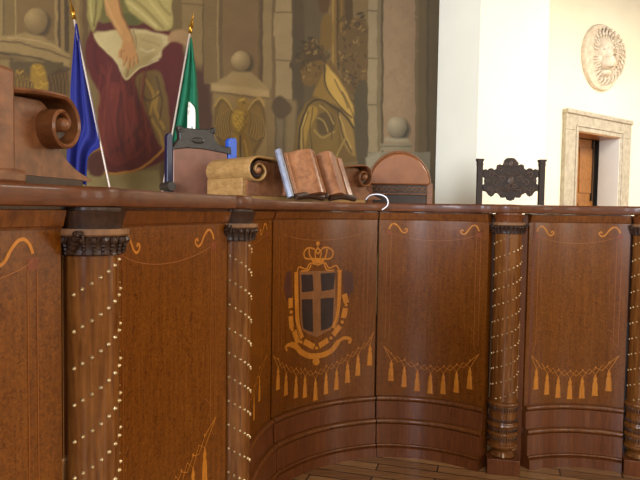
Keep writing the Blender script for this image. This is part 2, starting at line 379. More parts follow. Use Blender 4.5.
def build_panel(i, P):
    root = thing('bench_panel', names[i], 'bench panel', P.p(.5), 'curved panels of the council bench')
    E = EYE
    sweep(P, [(0, .39), (0, E-.058), (-.05, E-.058), (-.05, 0), (-.02, 0), (-.02, .39)]).build('body', M['panel'], root)
    sweep(P, [(-.05, E-.0005), (-.05, E-.0575), (.004, E-.0575), (.006, E-.052), (.010, E-.050), (.014, E-.035), (.020, E-.018), (.022, E-.009), (.002, E-.007), (.002, E-.0005)]).build('cornice', M['rail'], root)
    sweep(P, torus_prof(.012, .385, .018)).build('upper_rail', M['rail'], root)
    sweep(P, [(-.019, .366), (.020, .366), (.022, .254), (-.019, .254)]).build('base_board', M['base'], root)
    sweep(P, torus_prof(.034, .236, .018)).build('lower_rail', M['rail'], root)
    sweep(P, [(-.019, .217), (.042, .217), (.046, .0), (-.019, 0)]).build('skirting', M['base'], root)
    sweep(P, torus_prof(.052, .078, .009)).build('foot_moulding', M['rail'], root)
    sweep(P, [(.045, .068), (.066, .060), (.070, 0), (.045, 0)]).build('foot', M['base'], root)
    L = P.L
    if i == 6: return root
    ia, ib = (.02 if i == 1 else .085)*L, (.875 if i < 2 else .915)*L
    nt, s0, s1, zs, zc = (10, .05, .955, -.92, -1.075) if i == 3 else ((7, .14, .80, -.93, -1.02) if i < 2 else (7, .14, .80, -.945, -1.075) if i == 2 else (7, .13, .865, -1.01, -1.08))
    if i != 3:
        mb = MB(); ribbon(mb, P, [(p[0]+ia, E+p[1]) for p in spline(HOOK, 5)], [.009]*len(spline(HOOK, 5))); mb.build('hook_inlay', M['inlay'], root)
    if i != 3:
        mb = MB(); ribbon(mb, P, [(ib-p[0], E+p[1]) for p in spline(HOOK, 5)], .009); mb.build('hook_inlay', M['inlay'], root)
    for a in ((ia, ib) if i != 3 else ()):
        fill(MB(), P, [(a-.016, E-.128), (a+.016, E-.128), (a+.016, E-.158), (a-.016, E-.158)], 3, axis=0, off=.0008).build('square_inlay', M['redsq'], root)
    mb = MB(); ribbon(mb, P, [(ia+(ib-ia)*k/30, E-.135-.055*(4*(k/30)*(1-k/30))**.8) for k in range(31)], .0028); mb.build('swag_line', M['faint'], root)
    for a, b in ((ia-.012, ia+.016), (ib+.012, ib-.016)):
        mb = MB()
        for q in (a, b): ribbon(mb, P, [(q, E-.158), (q, E-.86)], .0026)
        d = (b-a)
        ribbon(mb, P, [(a, E-.86), (b+d*.6, E-.80), (b-d*.2, E-.775), (b+d*1.1, E-.74)], .002)
        ribbon(mb, P, [(b, E-.86), (a+d*.2, E-.90)], .002)
        mb.build('frame_line', M['faint'], root)
    if i == 3:
        px = [(278, 367), (286, 373), (296, 376), (305, 376), (315.5, 379), (326, 373), (336.6, 369), (347.6, 362), (358, 355), (370, 345)]
        TP = [P.pix(x, y) for x, y in px]; TP = [(a, z-E) for a, z in TP]
    else:
        TP = []
        for k in range(nt):
            u = s0+(s1-s0)*k/(nt-1); v = 2*k/(nt-1)-1; TP.append((u*L, zc+(zs-zc)*v*v))
    for k, (a, z) in enumerate(TP): tassel(P, a, z, root, w=1.0)
    lift = .045
    ends = [(ia-.02, E+TP[0][1]+.10), (ib+.02, E+TP[-1][1]+.10)]
    if i == 3: ends = [(.012*L, E+TP[0][1]+.08), (.985*L, E+TP[-1][1]+.09)]
    A = [ends[0]]; B = [ends[0]]
    for k, (a, z) in enumerate(TP):
        A.append((a, E+z)); B.append((a, E+z+lift))
        if k < len(TP)-1:
            a2, z2 = TP[k+1]; A.append(((a+a2)/2, E+(z+z2)/2+lift+.004)); B.append(((a+a2)/2, E+(z+z2)/2+.012))
    A.append(ends[1]); B.append(ends[1])
    mb = MB(); ribbon(mb, P, A, .0042); ribbon(mb, P, B, .0038); 
    for (a, z) in TP:
        fill(mb, P, [(a+.006*math.cos(t*PI/4), E+z+lift+.004+.007*math.sin(t*PI/4)) for t in range(8)], 4)
    mb.build('garland', M['cord'], root)
    return root
roots = [build_panel(i, P) for i, P in enumerate(PN)]

# crest on the fourth panel
P4 = PN[3]; r4 = roots[3]
def q4(*pts): return [P4.pix(x, y) for x, y in pts]
def strip4(mb, pts, w, n=6): ribbon(mb, P4, [tuple(p) for p in spline(q4(*pts), n)], w)
for pp in (((286, 272), (292, 270), (292, 298), (286, 300), (284, 288)), ((343, 270), (353, 273), (354, 290), (348, 296), (343, 296))):
    mb = MB(); fill(mb, P4, q4(*pp), 8, off=.0006); mb.build('dark_inlay', M['dark_walnut'], r4)  # patches of darker wood beside the shield
mb = MB(); fill(mb, P4, q4((299.5, 271), (336.5, 271), (336, 318), (332, 329), (324, 333), (317, 337), (308, 334), (302, 330), (300, 318)), 24, off=.0011); mb.build('shield', M['cross'], r4)
for poly in (((301, 274.5), (313.3, 274.5), (313.3, 291), (301, 292.5)), ((320.5, 273.5), (335, 272.5), (334.6, 289), (320.5, 291.5)),
             ((301.5, 299.5), (313, 299), (313, 332), (308, 331), (302.5, 328)), ((320.3, 298.5), (333.8, 297.5), (332.5, 325), (328, 328.5), (320.3, 331))):
    mb = MB(); fill(mb, P4, q4(*poly), 12, off=.0019); mb.build('shield_quarter', M['ebony'], r4)
mb = MB()
strip4(mb, ((296, 272), (296.3, 290), (296.8, 310), (298, 325), (302, 338)), .034)
mb.build('shield_border', M['inlay'], r4); mb = MB()
strip4(mb, ((339.5, 270), (339, 290), (338, 308), (336.5, 318), (333, 328)), .034)
mb.build('shield_border', M['inlay'], r4)
m3 = MB()
for pts_ in (((294, 273), (294.2, 300), (295, 320), (300, 336)), ((298.5, 273), (298.6, 300), (299.6, 320), (303, 334)), ((337.3, 272), (337, 295), (335.5, 314), (331, 327)), ((341.6, 272), (341.2, 295), (339.5, 312), (334.5, 328))):
    ribbon(m3, P4, [tuple(p) for p in spline(q4(*pts_), 6)], .0035)
for v in m3.v: v += P4.n*.0008
m3.build('border_line', M['dark_walnut'], r4)
mb = MB()      # chain of links round the shield
for a, b in (((290.5, 298), (290.5, 308)), ((290.5, 316), (291.5, 328)), ((294, 331), (298, 343)), ((304, 341.5), (314, 347)), ((319, 346), (328, 340)),
             ((333, 335), (340, 326)), ((343.5, 318), (345.5, 308)), ((344, 294), (346.5, 303))):
    strip4(mb, (a, b), .038, 4)
for c in ((291, 312), (292, 329.5), (301, 342), (316.5, 348), (331, 338), (342, 322), (346, 305)):
    fill(mb, P4, q4(*[(c[0]+1.8*math.cos(t*PI/4), c[1]+1.8*math.sin(t*PI/4)) for t in range(8)]), 4)
mb.build('collar_chain', M['inlay'], r4)
mb = MB()
strip4(mb, ((287, 351), (285.5, 347), (290, 344.5), (296, 346.5), (301, 352), (310, 356), (322, 355), (332, 350), (338, 342), (344, 338), (350, 339), (349, 343.5)), [.008]+[.014]*5+[.022]*7+[.036]*36+[.022]*30)
mb.build('ribbon_banner', M['inlay'], r4)
mb = MB()
for c, r in (((316, 361.5), 3.6), ((316, 355.5), 1.6)):
    fill(mb, P4, q4(*[(c[0]+r*math.cos(t*PI/6), c[1]+r*1.1*math.sin(t*PI/6)) for t in range(12)]), 8)
mb.build('pendant_inlay', M['inlay'], r4)
mb = MB()      # crown
fill(mb, P4, q4((310.5, 258), (325, 258), (324, 263.5), (311.5, 263.5)), 6)
for pts in (((311, 259), (305, 258), (304, 252), (308, 248), (314, 249), (317.5, 254)), ((324, 259), (331, 258), (333, 252), (329, 248), (323, 248), (318, 254)),
            ((317.8, 248), (315, 252), (315.5, 258)), ((317.8, 248), (321, 252), (320, 258)), ((309, 249), (309.5, 255), (312, 259)), ((327, 249), (326, 255), (324, 259))):
    strip4(mb, pts, .010, 5)
fill(mb, P4, q4(*[(317.8+2*math.cos(t*PI/5), 243.5+2.2*math.sin(t*PI/5)) for t in range(10)]), 6)
strip4(mb, ((317.8, 243), (317.8, 249)), .006)
for pts in (((297, 272), (299, 267), (306, 269), (310, 263.5), (318, 265)), ((301, 271), (308, 270), (311, 265)), ((339, 270), (336, 265.5), (329, 268), (325, 263), (318, 265)), ((334, 270), (327, 270), (324, 264))):
    strip4(mb, pts, .009, 5)
mb.build('crown_inlay', M['inlay'], r4)

# ------------------------------------------------------------------ studded columns
clab = ['large studded walnut column at the far left, beside the cut-off panel', 'second studded walnut column from the left, its studs winding down to the right',
        'studded walnut column with ringed base below the black carved chair', 'studded column just entering the frame at the right edge']
def helix_ang(nrm): return math.atan2(nrm.y, nrm.x)
for i, ((cx, cy), nn) in enumerate(zip(CC, CN)):
    c = Vector((cx, cy, 0)); r = .075 if i < 2 else .083
    root = thing('studded_column', clab[i], 'column', c, 'brass-studded columns of the bench')
    side = Vector((-nn.y, nn.x, 0))
    MB().lathe([(r, .45), (r, 1.53)], c, 48).build('shaft', M['shaft'], root)
    MB().box(c-nn*.105+Z*.822, (.36 if i > 1 else .2, .03, 1.644), side, nn, Z).build('backboard', M['base'], root)
    MB().box(c+Z*.05, (.20, .20, .10), side, nn, Z).build('plinth', M['base'], root, bevel=.004)
    MB().lathe([(.07, .10), (.082, .105), (.06, .135), (.078, .16), (.096, .165), (.098, .175), (.094, .182), (.085, .186), (.085, .20), (.088, .205), (.088, .235),
                (.096, .24), (.098, .25), (.093, .258), (.086, .262), (.086, .29), (.096, .297), (.099, .307), (.096, .317), (.088, .32), (.086, .325), (.086, .35), (.085, .385), (.088, .39), (.088, .43),
                (.097, .436), (.099, .445), (.096, .452), (.083, .458), (.08, .47)], c, 48).build('base', M['shaft'], root, smooth=25)
    mb = MB()
    for z0, z1 in ((.392, .43), (.325, .35), (.262, .29), (.205, .235)):
        for k in range(36):
            a = 2*PI*k/36; d = Vector((math.cos(a), math.sin(a), 0))
            mb.ball(c+d*.087+Z*(z0+z1)/2, (.006, .0055, (z1-z0)/2), 6, d, Z.cross(d), Z)
    mb.build('gadrooned_band', M['carve'], root)
    # head
    MB().lathe([(.082, 1.592), (.084, 1.606), (.090, 1.625), (.096, 1.640), (.080, 1.642), (.080, 1.65)], c, 32).build('neck_block', M['carve'] if i < 2 else M['base'], root)
    MB().lathe([(.098, 1.573), (.102, 1.577), (.102, 1.592)], c, 40).build('abacus', M['abacus'], root, smooth=30)
    mb = MB().lathe([(.083, 1.520), (.087, 1.523), (.084, 1.53), (.088, 1.55), (.097, 1.573)], c, 40)
    for k in range(22):
        a = 2*PI*k/22; d = Vector((math.cos(a), math.sin(a), 0)); sd = Z.cross(d)
        mb.ball(c+d*.094+Z*1.561, (.010, .009, .011), 8, d, sd, Z)
        for q in range(3): mb.ball(c+d*(.090-.002*q)+Z*(1.548-.010*q), (.007, .0075-.001*q, .006), 6, d, sd, Z)
        mb.tube([c+d*.096+sd*(.012*math.sin(t*.9))+Z*(1.566-.012*math.cos(t*.9)) for t in range(-1, 3)], .0028, 5)
    mb.build('capital', M['carve'], root)
    mb = MB()     # acanthus tufts on the far side of the capital
    sg = 1 if nn.x > 0.5 else -1
    for s2 in (side, -side):
        for k in range(5):
            p = c+s2*(.106-.004*k)+nn*(.036-.008*k)+Z*(1.580-.012*k)
            mb.ball(p, (.016, .013, .009), 8, s2, nn, Z)
        mb.tube([c+s2*(.108+.012*math.cos(t))+nn*.045+Z*(1.575+.012*math.sin(t)) for t in [k*.6 for k in range(9)]], .0035, 6)
    mb.build('acanthus', M['carve'], root)
    starts = 3 if i < 2 else 2; lead = .1*starts; hand = 1 if i != 1 else -1
    per = 20 if i < 2 else 18; a0 = helix_ang(nn); base_me = None
    for st in range(starts):
        zz0 = {0: 1.511-.02, 1: 1.50, 2: 1.50, 3: 1.5}[i]
        for k in range(-200, 200):
            ang = k*2*PI/per
            z = zz0-st*.1+hand*lead*ang/(2*PI)
            da = (ang+PI) % (2*PI)-PI
            if z < .47 or z > 1.51 or abs(da) > 1.62: continue
            d = Vector((math.cos(a0+ang), math.sin(a0+ang), 0))
            if base_me is None:
                o = MB().lathe([(.0064, -.002), (.0062, .001), (.0035, .0045), (.0008, .0068)], c, 8).build('stud', M['brass'], root); base_me = o.data
            else:
                o = bpy.data.objects.new('stud', base_me); COL.objects.link(o); o.parent = root
            o.location = d*r+Z*z; o.rotation_euler = d.to_track_quat('Z', 'Y').to_euler()

# ------------------------------------------------------------------ worktop and raised platform
fr = []
def ext(P, us, off): fr.extend([(P.p(u, 0, off), P.nr(u)) for u in us])
us = [k/14 for k in range(15)]
ext(PN[0], us, .044)
def bump(i, amt=.088):
    c = Vector((*CC[i], 0)); nn = CN[i]; sd = Vector((-nn.y, nn.x, 0))
    if sd.dot(PN[{0: 0, 1: 1, 2: 4, 3: 5}[i]].c) < 0: sd = -sd
    for a in (-50, -25, 0, 25, 50):
        q = math.radians(a); fr.append((c+sd*(amt*math.sin(q))+nn*(amt*math.cos(q)-.012), nn))
bump(0); ext(PN[1], us[1:], .044); bump(1, .088); ext(PN[2], us[2:], .044); ext(PN[3], us[1:], .044); ext(PN[4], us[1:], .044); bump(2); ext(PN[5], us[1:-1], .044); bump(3); ext(PN[6], us[1:], .044)
# average normals for the back edge
back = []
for k, (p, n) in enumerate(fr):
    m = Vector((0, 0, 0))
    for j in range(max(0, k-10), min(len(fr), k+11)): m += fr[j][1]
    m.normalize(); back.append(p-m*.46)
mb = MB(); prof = []
rows = []
TH = .055
for (p, n), b in zip(fr, back):
    d = (b-p).normalized()
    rows.append([b+Z*EYE, p+Z*EYE+d*.006, p+Z*(EYE+.004), p-d*.002+Z*(EYE+.014), p-d*.002+Z*(EYE+.042), p+Z*(EYE+.050), p+d*.005+Z*(EYE+TH), b+Z*(EYE+TH)])
mb.grid(rows, close_u=True); mb.cap(rows[0][::-1]); mb.cap(rows[-1])
top = mb.build('worktop', M['slab'], smooth=40)
tag(top, 'continuous polished walnut worktop along the top of the curved bench', 'worktop')
dp = [p-n*.10 for p, n in fr]
w0 = [tn(T0, (dp[0]).dot(N)), tn(T0, DW), tn(T1, DW), tn(T1, dp[-1].dot(N))]
poly = [(p.x, p.y) for p in dp]+[(w0[3].x, w0[3].y), (w0[2].x, w0[2].y), (w0[1].x, w0[1].y), (w0[0].x, w0[0].y)]
struct(MB().prism(poly, Vector((0, 0, .0)), Vector((1, 0, 0)), Vector((0, 1, 0)), Z*.95).build('floor_platform', M['floor'], smooth=30))

# ------------------------------------------------------------------ scroll-ended ornaments on the worktop
SL = EYE+TH
def scroll_half(root, C, a, b, L, sgn, acen, inner, mat_roll, toe=True):
    """C: origin on the face, a: direction along the face, b: direction back. volute centre at a*acen"""
    o = C+a*acen; s = a*sgn
    zc = SL+.19
    # body: concave flank from the volute down to the toe
    prof = [(-inner, .035), (-inner, .238), (-.08, .255), (-.02, .25), (.035, .20), (.045, .15), (.06, .12), (.095, .09), (.15, .062), (.23, .037), (.23, .032)]
    if not toe: prof = prof[:5]+[(.045, .15), (.048, .10), (.048, .037), (.05, .032)]
    pr = spline([(x, z) for x, z in prof[1:-1]], 4)
    MB().prism([(-inner, .033)]+[tuple(p) for p in pr]+[(prof[-1][0], .033)], o+Z*SL+b*.055, s, Z, b*(L-.06)).build('bracket_body', M['ornament'], root, smooth=40)
    # top band curling into a volute
    pts = []
    for k in range(60):
        t = k/59*(2.6*PI); r = .084*(1-t/(2.6*PI))**.75*.82+.084*.18
        pts.append((r*math.sin(t), r*math.cos(t)))
    band = [(-inner, .052), (-inner*.7, .066), (-inner*.35, .079)]
    band = [Vector(p) for p in spline(band+[pts[0]], 5)][:-1]+[Vector(p) for p in pts]
    mb = MB(); rows = []
    n = len(band)
    for k, p in enumerate(band):
        d = (band[min(k+1, n-1)]-band[max(k-1, 0)]).normalized(); nn = Vector((-d[1], d[0])); th = .0068*(1 if k < n*.7 else 1-.4*(k-n*.7)/(n*.3))
        pi, po = p-nn*th, p+nn*th
        f = lambda q, y: o+s*q[0]+Z*(zc-SL+SL+q[1])+b*y
        rows.append([f(pi, 0), f((pi+po)/2, -.006), f(po, 0), f(po, L), f(pi, L)])
    mb.grid(rows, close_u=True); mb.cap(rows[0][::-1]); mb.cap(rows[-1])
    mb.build('scroll_band', mat_roll, root, smooth=40)
    MB().lathe([(.004, -.014), (.014, -.010), (.021, 0), (.021, L*.97)], o+Z*zc, 20, b).build('volute_eye', M['ornament'], root)
    MB().lathe([(.040, .022), (.040, .025), (.040, .026), (.040, .032), (.048, .035), (.048, .05), (.042, .053), (.042, L-.01)], o+Z*zc, 28, b).build('volute_roll', M['carve'], root)  # spool in dark wood, its tone also standing in for the shaded hollow
def lean_box(): pass
# central ornament with the open book
a = Vector((.75, .66, 0)).normalized(); b = Vector((-a.y, a.x, 0))
C0 = Vector((-.386, 3.75, 0)); SEP = .94; C = C0+a*(SEP/2)
orn = thing('scroll_lectern', 'carved wooden scroll-ended bookrest on the worktop above the shield panel', 'bookrest', Vector((C.x, C.y, SL)), 'carved scroll bookrests')
scroll_half(orn, C, a, b, .50, -1, -SEP/2, .25, M['oak'], False)
scroll_half(orn, C, a, b, .50, 1, SEP/2, .25, M['ornament'])
MB().box(C-a*(SEP/2+.015)+b*.28+Z*(SL+.088), (.125, .42, .11), a, b, Z).build('roll_base', M['oak'], orn, bevel=.004)
MB().box(C+b*.26+Z*(SL+.13), (SEP-.46, .46, .19), a, b, Z).build('centre_block', M['ornament'], orn, bevel=.006)
MB().box(C+b*.27+Z*(SL+.0165), (SEP+.13, .42, .033), a, b, Z).build('base_plate', M['oak'], orn, bevel=.003)
# open book of carved wood, leaning back against the block
lean = (b*.34+Z*.75).normalized(); fr_n = (-b*.75+Z*.34).normalized()
Bc = C-b*.15+Z*(SL+.024)-a*.07
bk = thing('open_book', 'carved wooden open book with grey fore-edge leaning on the scroll bookrest', 'book', Bc)
def page(sg, W=.252, H=.295):
    prof = []
    for k in range(13):
        t = k/12; x = t*W; y = .018+.080*math.sin(PI*min(t*1.25, 1)**.8)*(1-t*.35)+.010*t
        prof.append((x, y))
    mb = MB()
    rows = []
    for hh in [j/6 for j in range(7)]:
        rows.append([Bc+a*(sg*x)+fr_n*y+lean*(hh*H+.012*math.sin(PI*x/W)*hh) for x, y in prof])
    bot = [[Bc+a*(sg*x)+fr_n*.004+lean*(hh*H+.012*math.sin(PI*x/W)*hh) for x, y in prof] for hh in [j/6 for j in range(7)]]
    mb.grid(rows); mb.grid(bot, flip=True)
    for e in (0, -1):
        mb.grid([rows[e], bot[e]]); mb.grid([[r[e] for r in rows], [r[e] for r in bot]])
    mb.build('page_block', M['page'], bk, smooth=50)
    # ridges across the pages
    m2 = MB()
    for t in ((.34, .84) if sg > 0 else (.17, .92)):
        k = int(t*12); x, y = prof[k]
        m2.tube([Bc+a*(sg*x)+fr_n*(y+.001)+lean*(hh*H) for hh in (0.0, .25, .5, .75, 1.0)], .006, 8)
    m2.build('page_ridge', M['page'], bk)
    return prof
page(-1); page(1)
mb = MB(); mb.prism([(-.265, .002), (-.265, .036), (-.287, .042), (-.299, .02), (-.292, -.004)], Bc-lean*.01, a, fr_n, lean*.33).build('fore_edge', M['silver'], bk, bevel=.003)
mb = MB()
for sg in (-1, 1):
    pts = [Bc+a*(sg*x)+fr_n*.035+lean*(-.006-.008*math.cos(x*22)) for x in [k*.028 for k in range(1, 10)]]
    mb.tube(pts, .021, 8, flat=1.0)
mb.ball(Bc+fr_n*.04-lean*.0, .02, 10)
mb.build('book_spine', M['carve'], bk)
# left ornament: runs along the left arm of the bench
a = Vector((.20, .98, 0)).normalized(); b = Vector((-a.y, a.x, 0))
V = Vector((-.772, 1.815, 0)); C = V-a*.40
orn = thing('scroll_lectern', 'large carved wooden scroll bracket on the worktop in front of the blue flag', 'bookrest', Vector((C.x, C.y, SL)), 'carved scroll bookrests')
scroll_half(orn, C, a, b, .30, 1, .40, .28, M['ornament'])
MB().box(C+b*.13+Z*(SL+.16), (.31, .32, .28), a, b, Z).build('centre_block', M['ornament'], orn, bevel=.012)
MB().box(C+b*.12+Z*(SL+.02), (.345, .34, .04), a, b, Z).build('block_foot', M['ornament'], orn, bevel=.012)
MB().box(C+a*.31+b*.16+Z*(SL+.0165), (.46, .26, .033), a, b, Z).build('base_plate', M['carve'], orn, bevel=.003)

# ------------------------------------------------------------------ chairs behind the bench
def chair_frame(root, C, a, b, w, legh=.45, m=None, depth=.44, top=None):
    """C = centre under the backrest on the platform, a = sideways, b = toward the room (front)"""
    m = m or M['blackwood']
    for s in (-1, 1):
        MB().box(C+a*(s*w/2)+b*depth+Z*(legh/2), (.045, .045, legh), a, b, Z).build('leg', m, root, bevel=.004)
        MB().box(C+a*(s*w/2)+Z*(legh/2), (.045, .045, legh), a, b, Z).build('leg', m, root, bevel=.004)
    MB().box(C+b*(depth/2)+Z*(legh-.04), (w, depth, .06), a, b, Z).build('seat_frame', m, root, bevel=.004)
PZ = .95
# leather chair on the left
bb = -N*1.0; aa = T*1.0
Cc = at(199, 170, 4.22); Cc = Vector((Cc.x, Cc.y, PZ))
ch = thing('leather_chair', 'brown leather chair with black scrolled crest and blue side posts', 'chair', Cc)
def cpt(px, py): # position in the chair back plane
    p = on_plane(px, py, Cc, N); q = p-Cc; return q.dot(aa), q.z
pl = cpt(171, 190)[0]; pr_ = cpt(227, 190)[0]
chair_frame(ch, Cc, aa, bb, pr_-pl)
MB().box(Cc+aa*((pl+pr_)/2)+bb*.23+Z*.49, (pr_-pl+.02, .44, .08), aa, bb, Z).build('seat', M['leather'], ch, bevel=.02)
poly = [cpt(*p) for p in ((171.5, 149), (185, 147.5), (200, 148.5), (214, 151), (225.5, 153.5), (226, 192))]; zb = .56
poly = poly[:-1]+[(poly[-1][0], zb), (poly[0][0], zb)]
MB().prism(poly, Cc+bb*.03, aa, Z, -bb*.05).build('backrest', M['leather'], ch, bevel=.008)
poly = [cpt(*p) for p in ((170, 150), (173.5, 144), (178, 139), (177.5, 132), (175.5, 127), (178, 125.5), (182, 128), (196, 129.5), (208, 129.5), (212.5, 127.5), (214.5, 130), (212, 134), (213, 140), (217, 145), (223, 147), (229, 147.5), (229, 155), (214, 152), (200, 149.5), (185, 148.5))]
MB().prism(poly, Cc+bb*.035, aa, Z, -bb*.06).build('crest_rail', M['blackwood'], ch, bevel=.006)
m2 = MB()
for s_, (x, y) in ((1, (178.5, 128.5)), (-1, (211, 130))):
    q = cpt(x, y); m2.tube([Cc+bb*.037+aa*(q[0]+s_*.018*math.cos(t)*(1-t/9))+Z*(q[1]-.02+.018*math.sin(t)*(1-t/9)) for t in [k*.5 for k in range(14)]], .004, 6)
q = cpt(196, 141); m2.ball(Cc+bb*.036+aa*q[0]+Z*q[1], (.05, .006, .022), 12, aa, bb, Z)
m2.build('crest_carving', M['blackwood'], ch)
for x0, x1, y0, m_ in ((165.5, 171, 133, 'navy'), (226.5, 235, 138.5, 'blue')):
    p0, p1 = cpt(x0, y0), cpt(x1, y0)
    MB().prism([(p0[0], .45), (p0[0], p0[1]-.02), (p0[0]+.012, p0[1]), (p1[0]-.012, p1[1]), (p1[0], p1[1]-.02), (p1[0], .45)], Cc+bb*.03, aa, Z, -bb*.05).build('side_post', M[m_], ch, bevel=.003)
q = cpt(166, 186.5)
MB().tube([Cc+aa*q[0]+bb*t+Z*(q[1]) for t in (-.05, .0, .07, .10)], .036, 16, taper=[.8, .8, 1, .8]).build('arm', M['blackwood'], ch)
q = cpt(231, 186.5)
MB().tube([Cc+aa*q[0]+bb*t+Z*(q[1]) for t in (-.05, .0, .07, .10)], .036, 16, taper=[.8, .8, 1, .8]).build('arm', M['blackwood'], ch)

# round-backed tan leather chair
X1 = Vector((1, 0, 0)); Y1 = Vector((0, -1, 0))
Cc = at(399, 180, 4.95); Cc = Vector((Cc.x, Cc.y, PZ))
def cp2(px, py, C_): p = on_plane(px, py, C_, Vector((0, 1, 0))); q = p-C_; return q.x, q.z
ch = thing('round_backed_chair', 'round-backed tan leather chair with dark studded band, beside the white pier', 'chair', Cc)
xl, zb = cp2(368, 184.5, Cc); xr, _ = cp2(430, 184.5, Cc); _, zt = cp2(398, 152.5, Cc); hw = (xr-xl)/2; xm = (xl+xr)/2
chair_frame(ch, Cc, X1, Y1, xr-xl, m=M['ornament'])
MB().box(Cc+X1*xm+Y1*.22+Z*.49, (xr-xl+.02, .44, .08), X1, Y1, Z).build('seat', M['tanleather'], ch, bevel=.02)
arc = [(xm+hw*.955*math.cos(t), zb+(zt-zb-.012)*math.sin(t)) for t in [PI*k/28 for k in range(29)]]
MB().prism(arc, Cc+Y1*.045, X1, Z, -Y1*.06).build('backrest', M['tanleather'], ch, bevel=.012)
MB().tube([Cc+X1*(xm+hw*.985*math.cos(t))+Z*(zb+(zt-zb)*math.sin(t)) for t in [PI*k/36 for k in range(37)]], .013, 10, flat=1.5, up=Y1.copy()).build('rim', M['ornament'], ch)
_, z2 = cp2(398, 193.5, Cc); _, z3 = cp2(398, 203, Cc)
MB().box(Cc+X1*xm+Z*((zb+z2)/2), (xr-xl-.05, .04, zb-z2), X1, Y1, Z).build('carved_band', M['carve'], ch, bevel=.003)
m2 = MB()
for k in range(11):
    x = xm-hw*.82+k*hw*.164; zc = (zb+z2)/2
    m2.tube([Cc+Y1*.021+X1*(x+.018*math.cos(t))+Z*(zc+.018*math.sin(t)) for t in [q*PI/5 for q in range(11)]], .004, 6)
m2.build('band_ornament', M['abacus'], ch)
for z_ in (zb+.004, z2-.004):
    MB().box(Cc+X1*xm+Y1*.005+Z*z_, (xr-xl-.03, .05, .012), X1, Y1, Z).build('band_rail', M['ornament'], ch, bevel=.003)
MB().box(Cc+X1*xm-Y1*.01+Z*((z2+.45)/2), (xr-xl-.06, .02, z2-.45), X1, Y1, Z).build('lower_back', M['carve'], ch)
for x, y0 in ((xl+.012, zb), (xr-.005, zb+.015)):
    MB().box(Cc+X1*x+Z*((y0+.42)/2), (.048, .055, y0-.42), X1, Y1, Z).build('side_post', M['ornament'], ch, bevel=.006)

# black carved chair
Cc = at(510.5, 180, 4.9); Cc = Vector((Cc.x, Cc.y, PZ))
ch = thing('carved_chair', 'black carved high-backed wooden chair with pierced scrollwork against the cream wall', 'chair', Cc)
def c3(x, y): return cp2(x, y, Cc)
xl = c3(479.5, 180)[0]; xr = c3(541.5, 180)[0]
chair_frame(ch, Cc, X1, Y1, xr-xl, m=M['darkcarve'])
MB().box(Cc+X1*((xl+xr)/2)+Y1*.22+Z*.48, (xr-xl, .44, .05), X1, Y1, Z).build('seat', M['darkcarve'], ch, bevel=.01)
for x in (xl, xr):
    zt = c3(510, 160)[1]
    MB().box(Cc+X1*x+Z*((zt+.42)/2), (.043, .045, zt-.42), X1, Y1, Z).build('side_post', M['darkcarve'], ch, bevel=.003)
    MB().prism([(-.022, -.045), (-.020, -.02), (-.028, -.006), (-.028, .006), (.028, .006), (.028, -.006), (.018, -.02), (.022, -.045)], Cc+X1*x+Z*zt+Y1*.03, X1, Z, -Y1*.06).build('post_cap', M['darkcarve'], ch)
# pierced crest: outline read from the photo (zoom 6.4x, origin 460,150)
half = [(322, 50), (345, 52), (362, 68), (368, 92), (375, 98), (390, 90), (408, 98), (410, 120), (425, 128), (440, 116), (458, 118), (466, 130), (478, 122), (498, 126), (499, 150), (506, 166), (486, 180), (490, 200), (486, 216), (500, 224), (498, 262), (478, 266), (462, 288), (446, 300), (430, 290), (424, 278), (404, 276), (392, 290), (384, 306), (364, 306), (350, 302), (346, 318), (322, 326)]
outl = [c3(460+x/6.4, 150+y/6.4) for x, y in half]+[c3(460+(644-x)/6.4, 150+y/6.4) for x, y in half[::-1][1:-1]]
MB().prism(outl, Cc+Y1*.012, X1, Z, -Y1*.024).build('pierced_crest', M['darkcarve'], ch, bevel=.004)
m2 = MB()
def sp(cx, cy, r, t0, turns, sg, w=.0055):
    pts = []
    for k in range(22):
        t = k/21; rr = r*(1-.8*t); an = t0+sg*t*turns*2*PI; x, z = c3(460+cx/6.4, 150+cy/6.4)
        pts.append(Cc+Y1*.014+X1*(x+rr*math.cos(an))+Z*(z+rr*math.sin(an)))
    m2.tube(pts, w, 6)
for m_ in (0, 1):
    f = (lambda x: 644-x) if m_ else (lambda x: x); sg = -1 if m_ else 1
    for cx, cy, r, t0 in ((200, 160, .026, 0), (255, 120, .026, 1), (190, 250, .022, 2), (250, 265, .03, 1), (270, 180, .028, 2), (225, 210, .028, 0), (300, 230, .02, 3), (175, 195, .018, 1), (290, 90, .02, 2)):
        sp(f(cx), cy, r, (PI-t0) if m_ else t0, 1.3, sg)
    m2.tube([Cc+Y1*.014+X1*p[0]+Z*p[1] for p in [c3(460+f(x)/6.4, 150+y/6.4) for x, y in ((322, 160), (290, 150), (250, 175), (215, 150), (180, 140))]], .006, 6)
    m2.tube([Cc+Y1*.014+X1*p[0]+Z*p[1] for p in [c3(460+f(x)/6.4, 150+y/6.4) for x, y in ((322, 250), (290, 262), (240, 245), (205, 262), (195, 285))]], .007, 6)
x, z = c3(460+322/6.4, 150+90/6.4)
m2.ball(Cc+Y1*.012+X1*x+Z*z, (.022, .014, .028), 10, X1, Y1, Z)
x, z = c3(460+322/6.4, 150+200/6.4); m2.ball(Cc+Y1*.012+X1*x+Z*z, (.03, .014, .04), 12, X1, Y1, Z)
m2.build('crest_relief', M['crestrelief'], ch)
MB().box(Cc+X1*((xl+xr)/2)+Z*.62, (xr-xl, .03, .06), X1, Y1, Z).build('lower_rail', M['darkcarve'], ch)

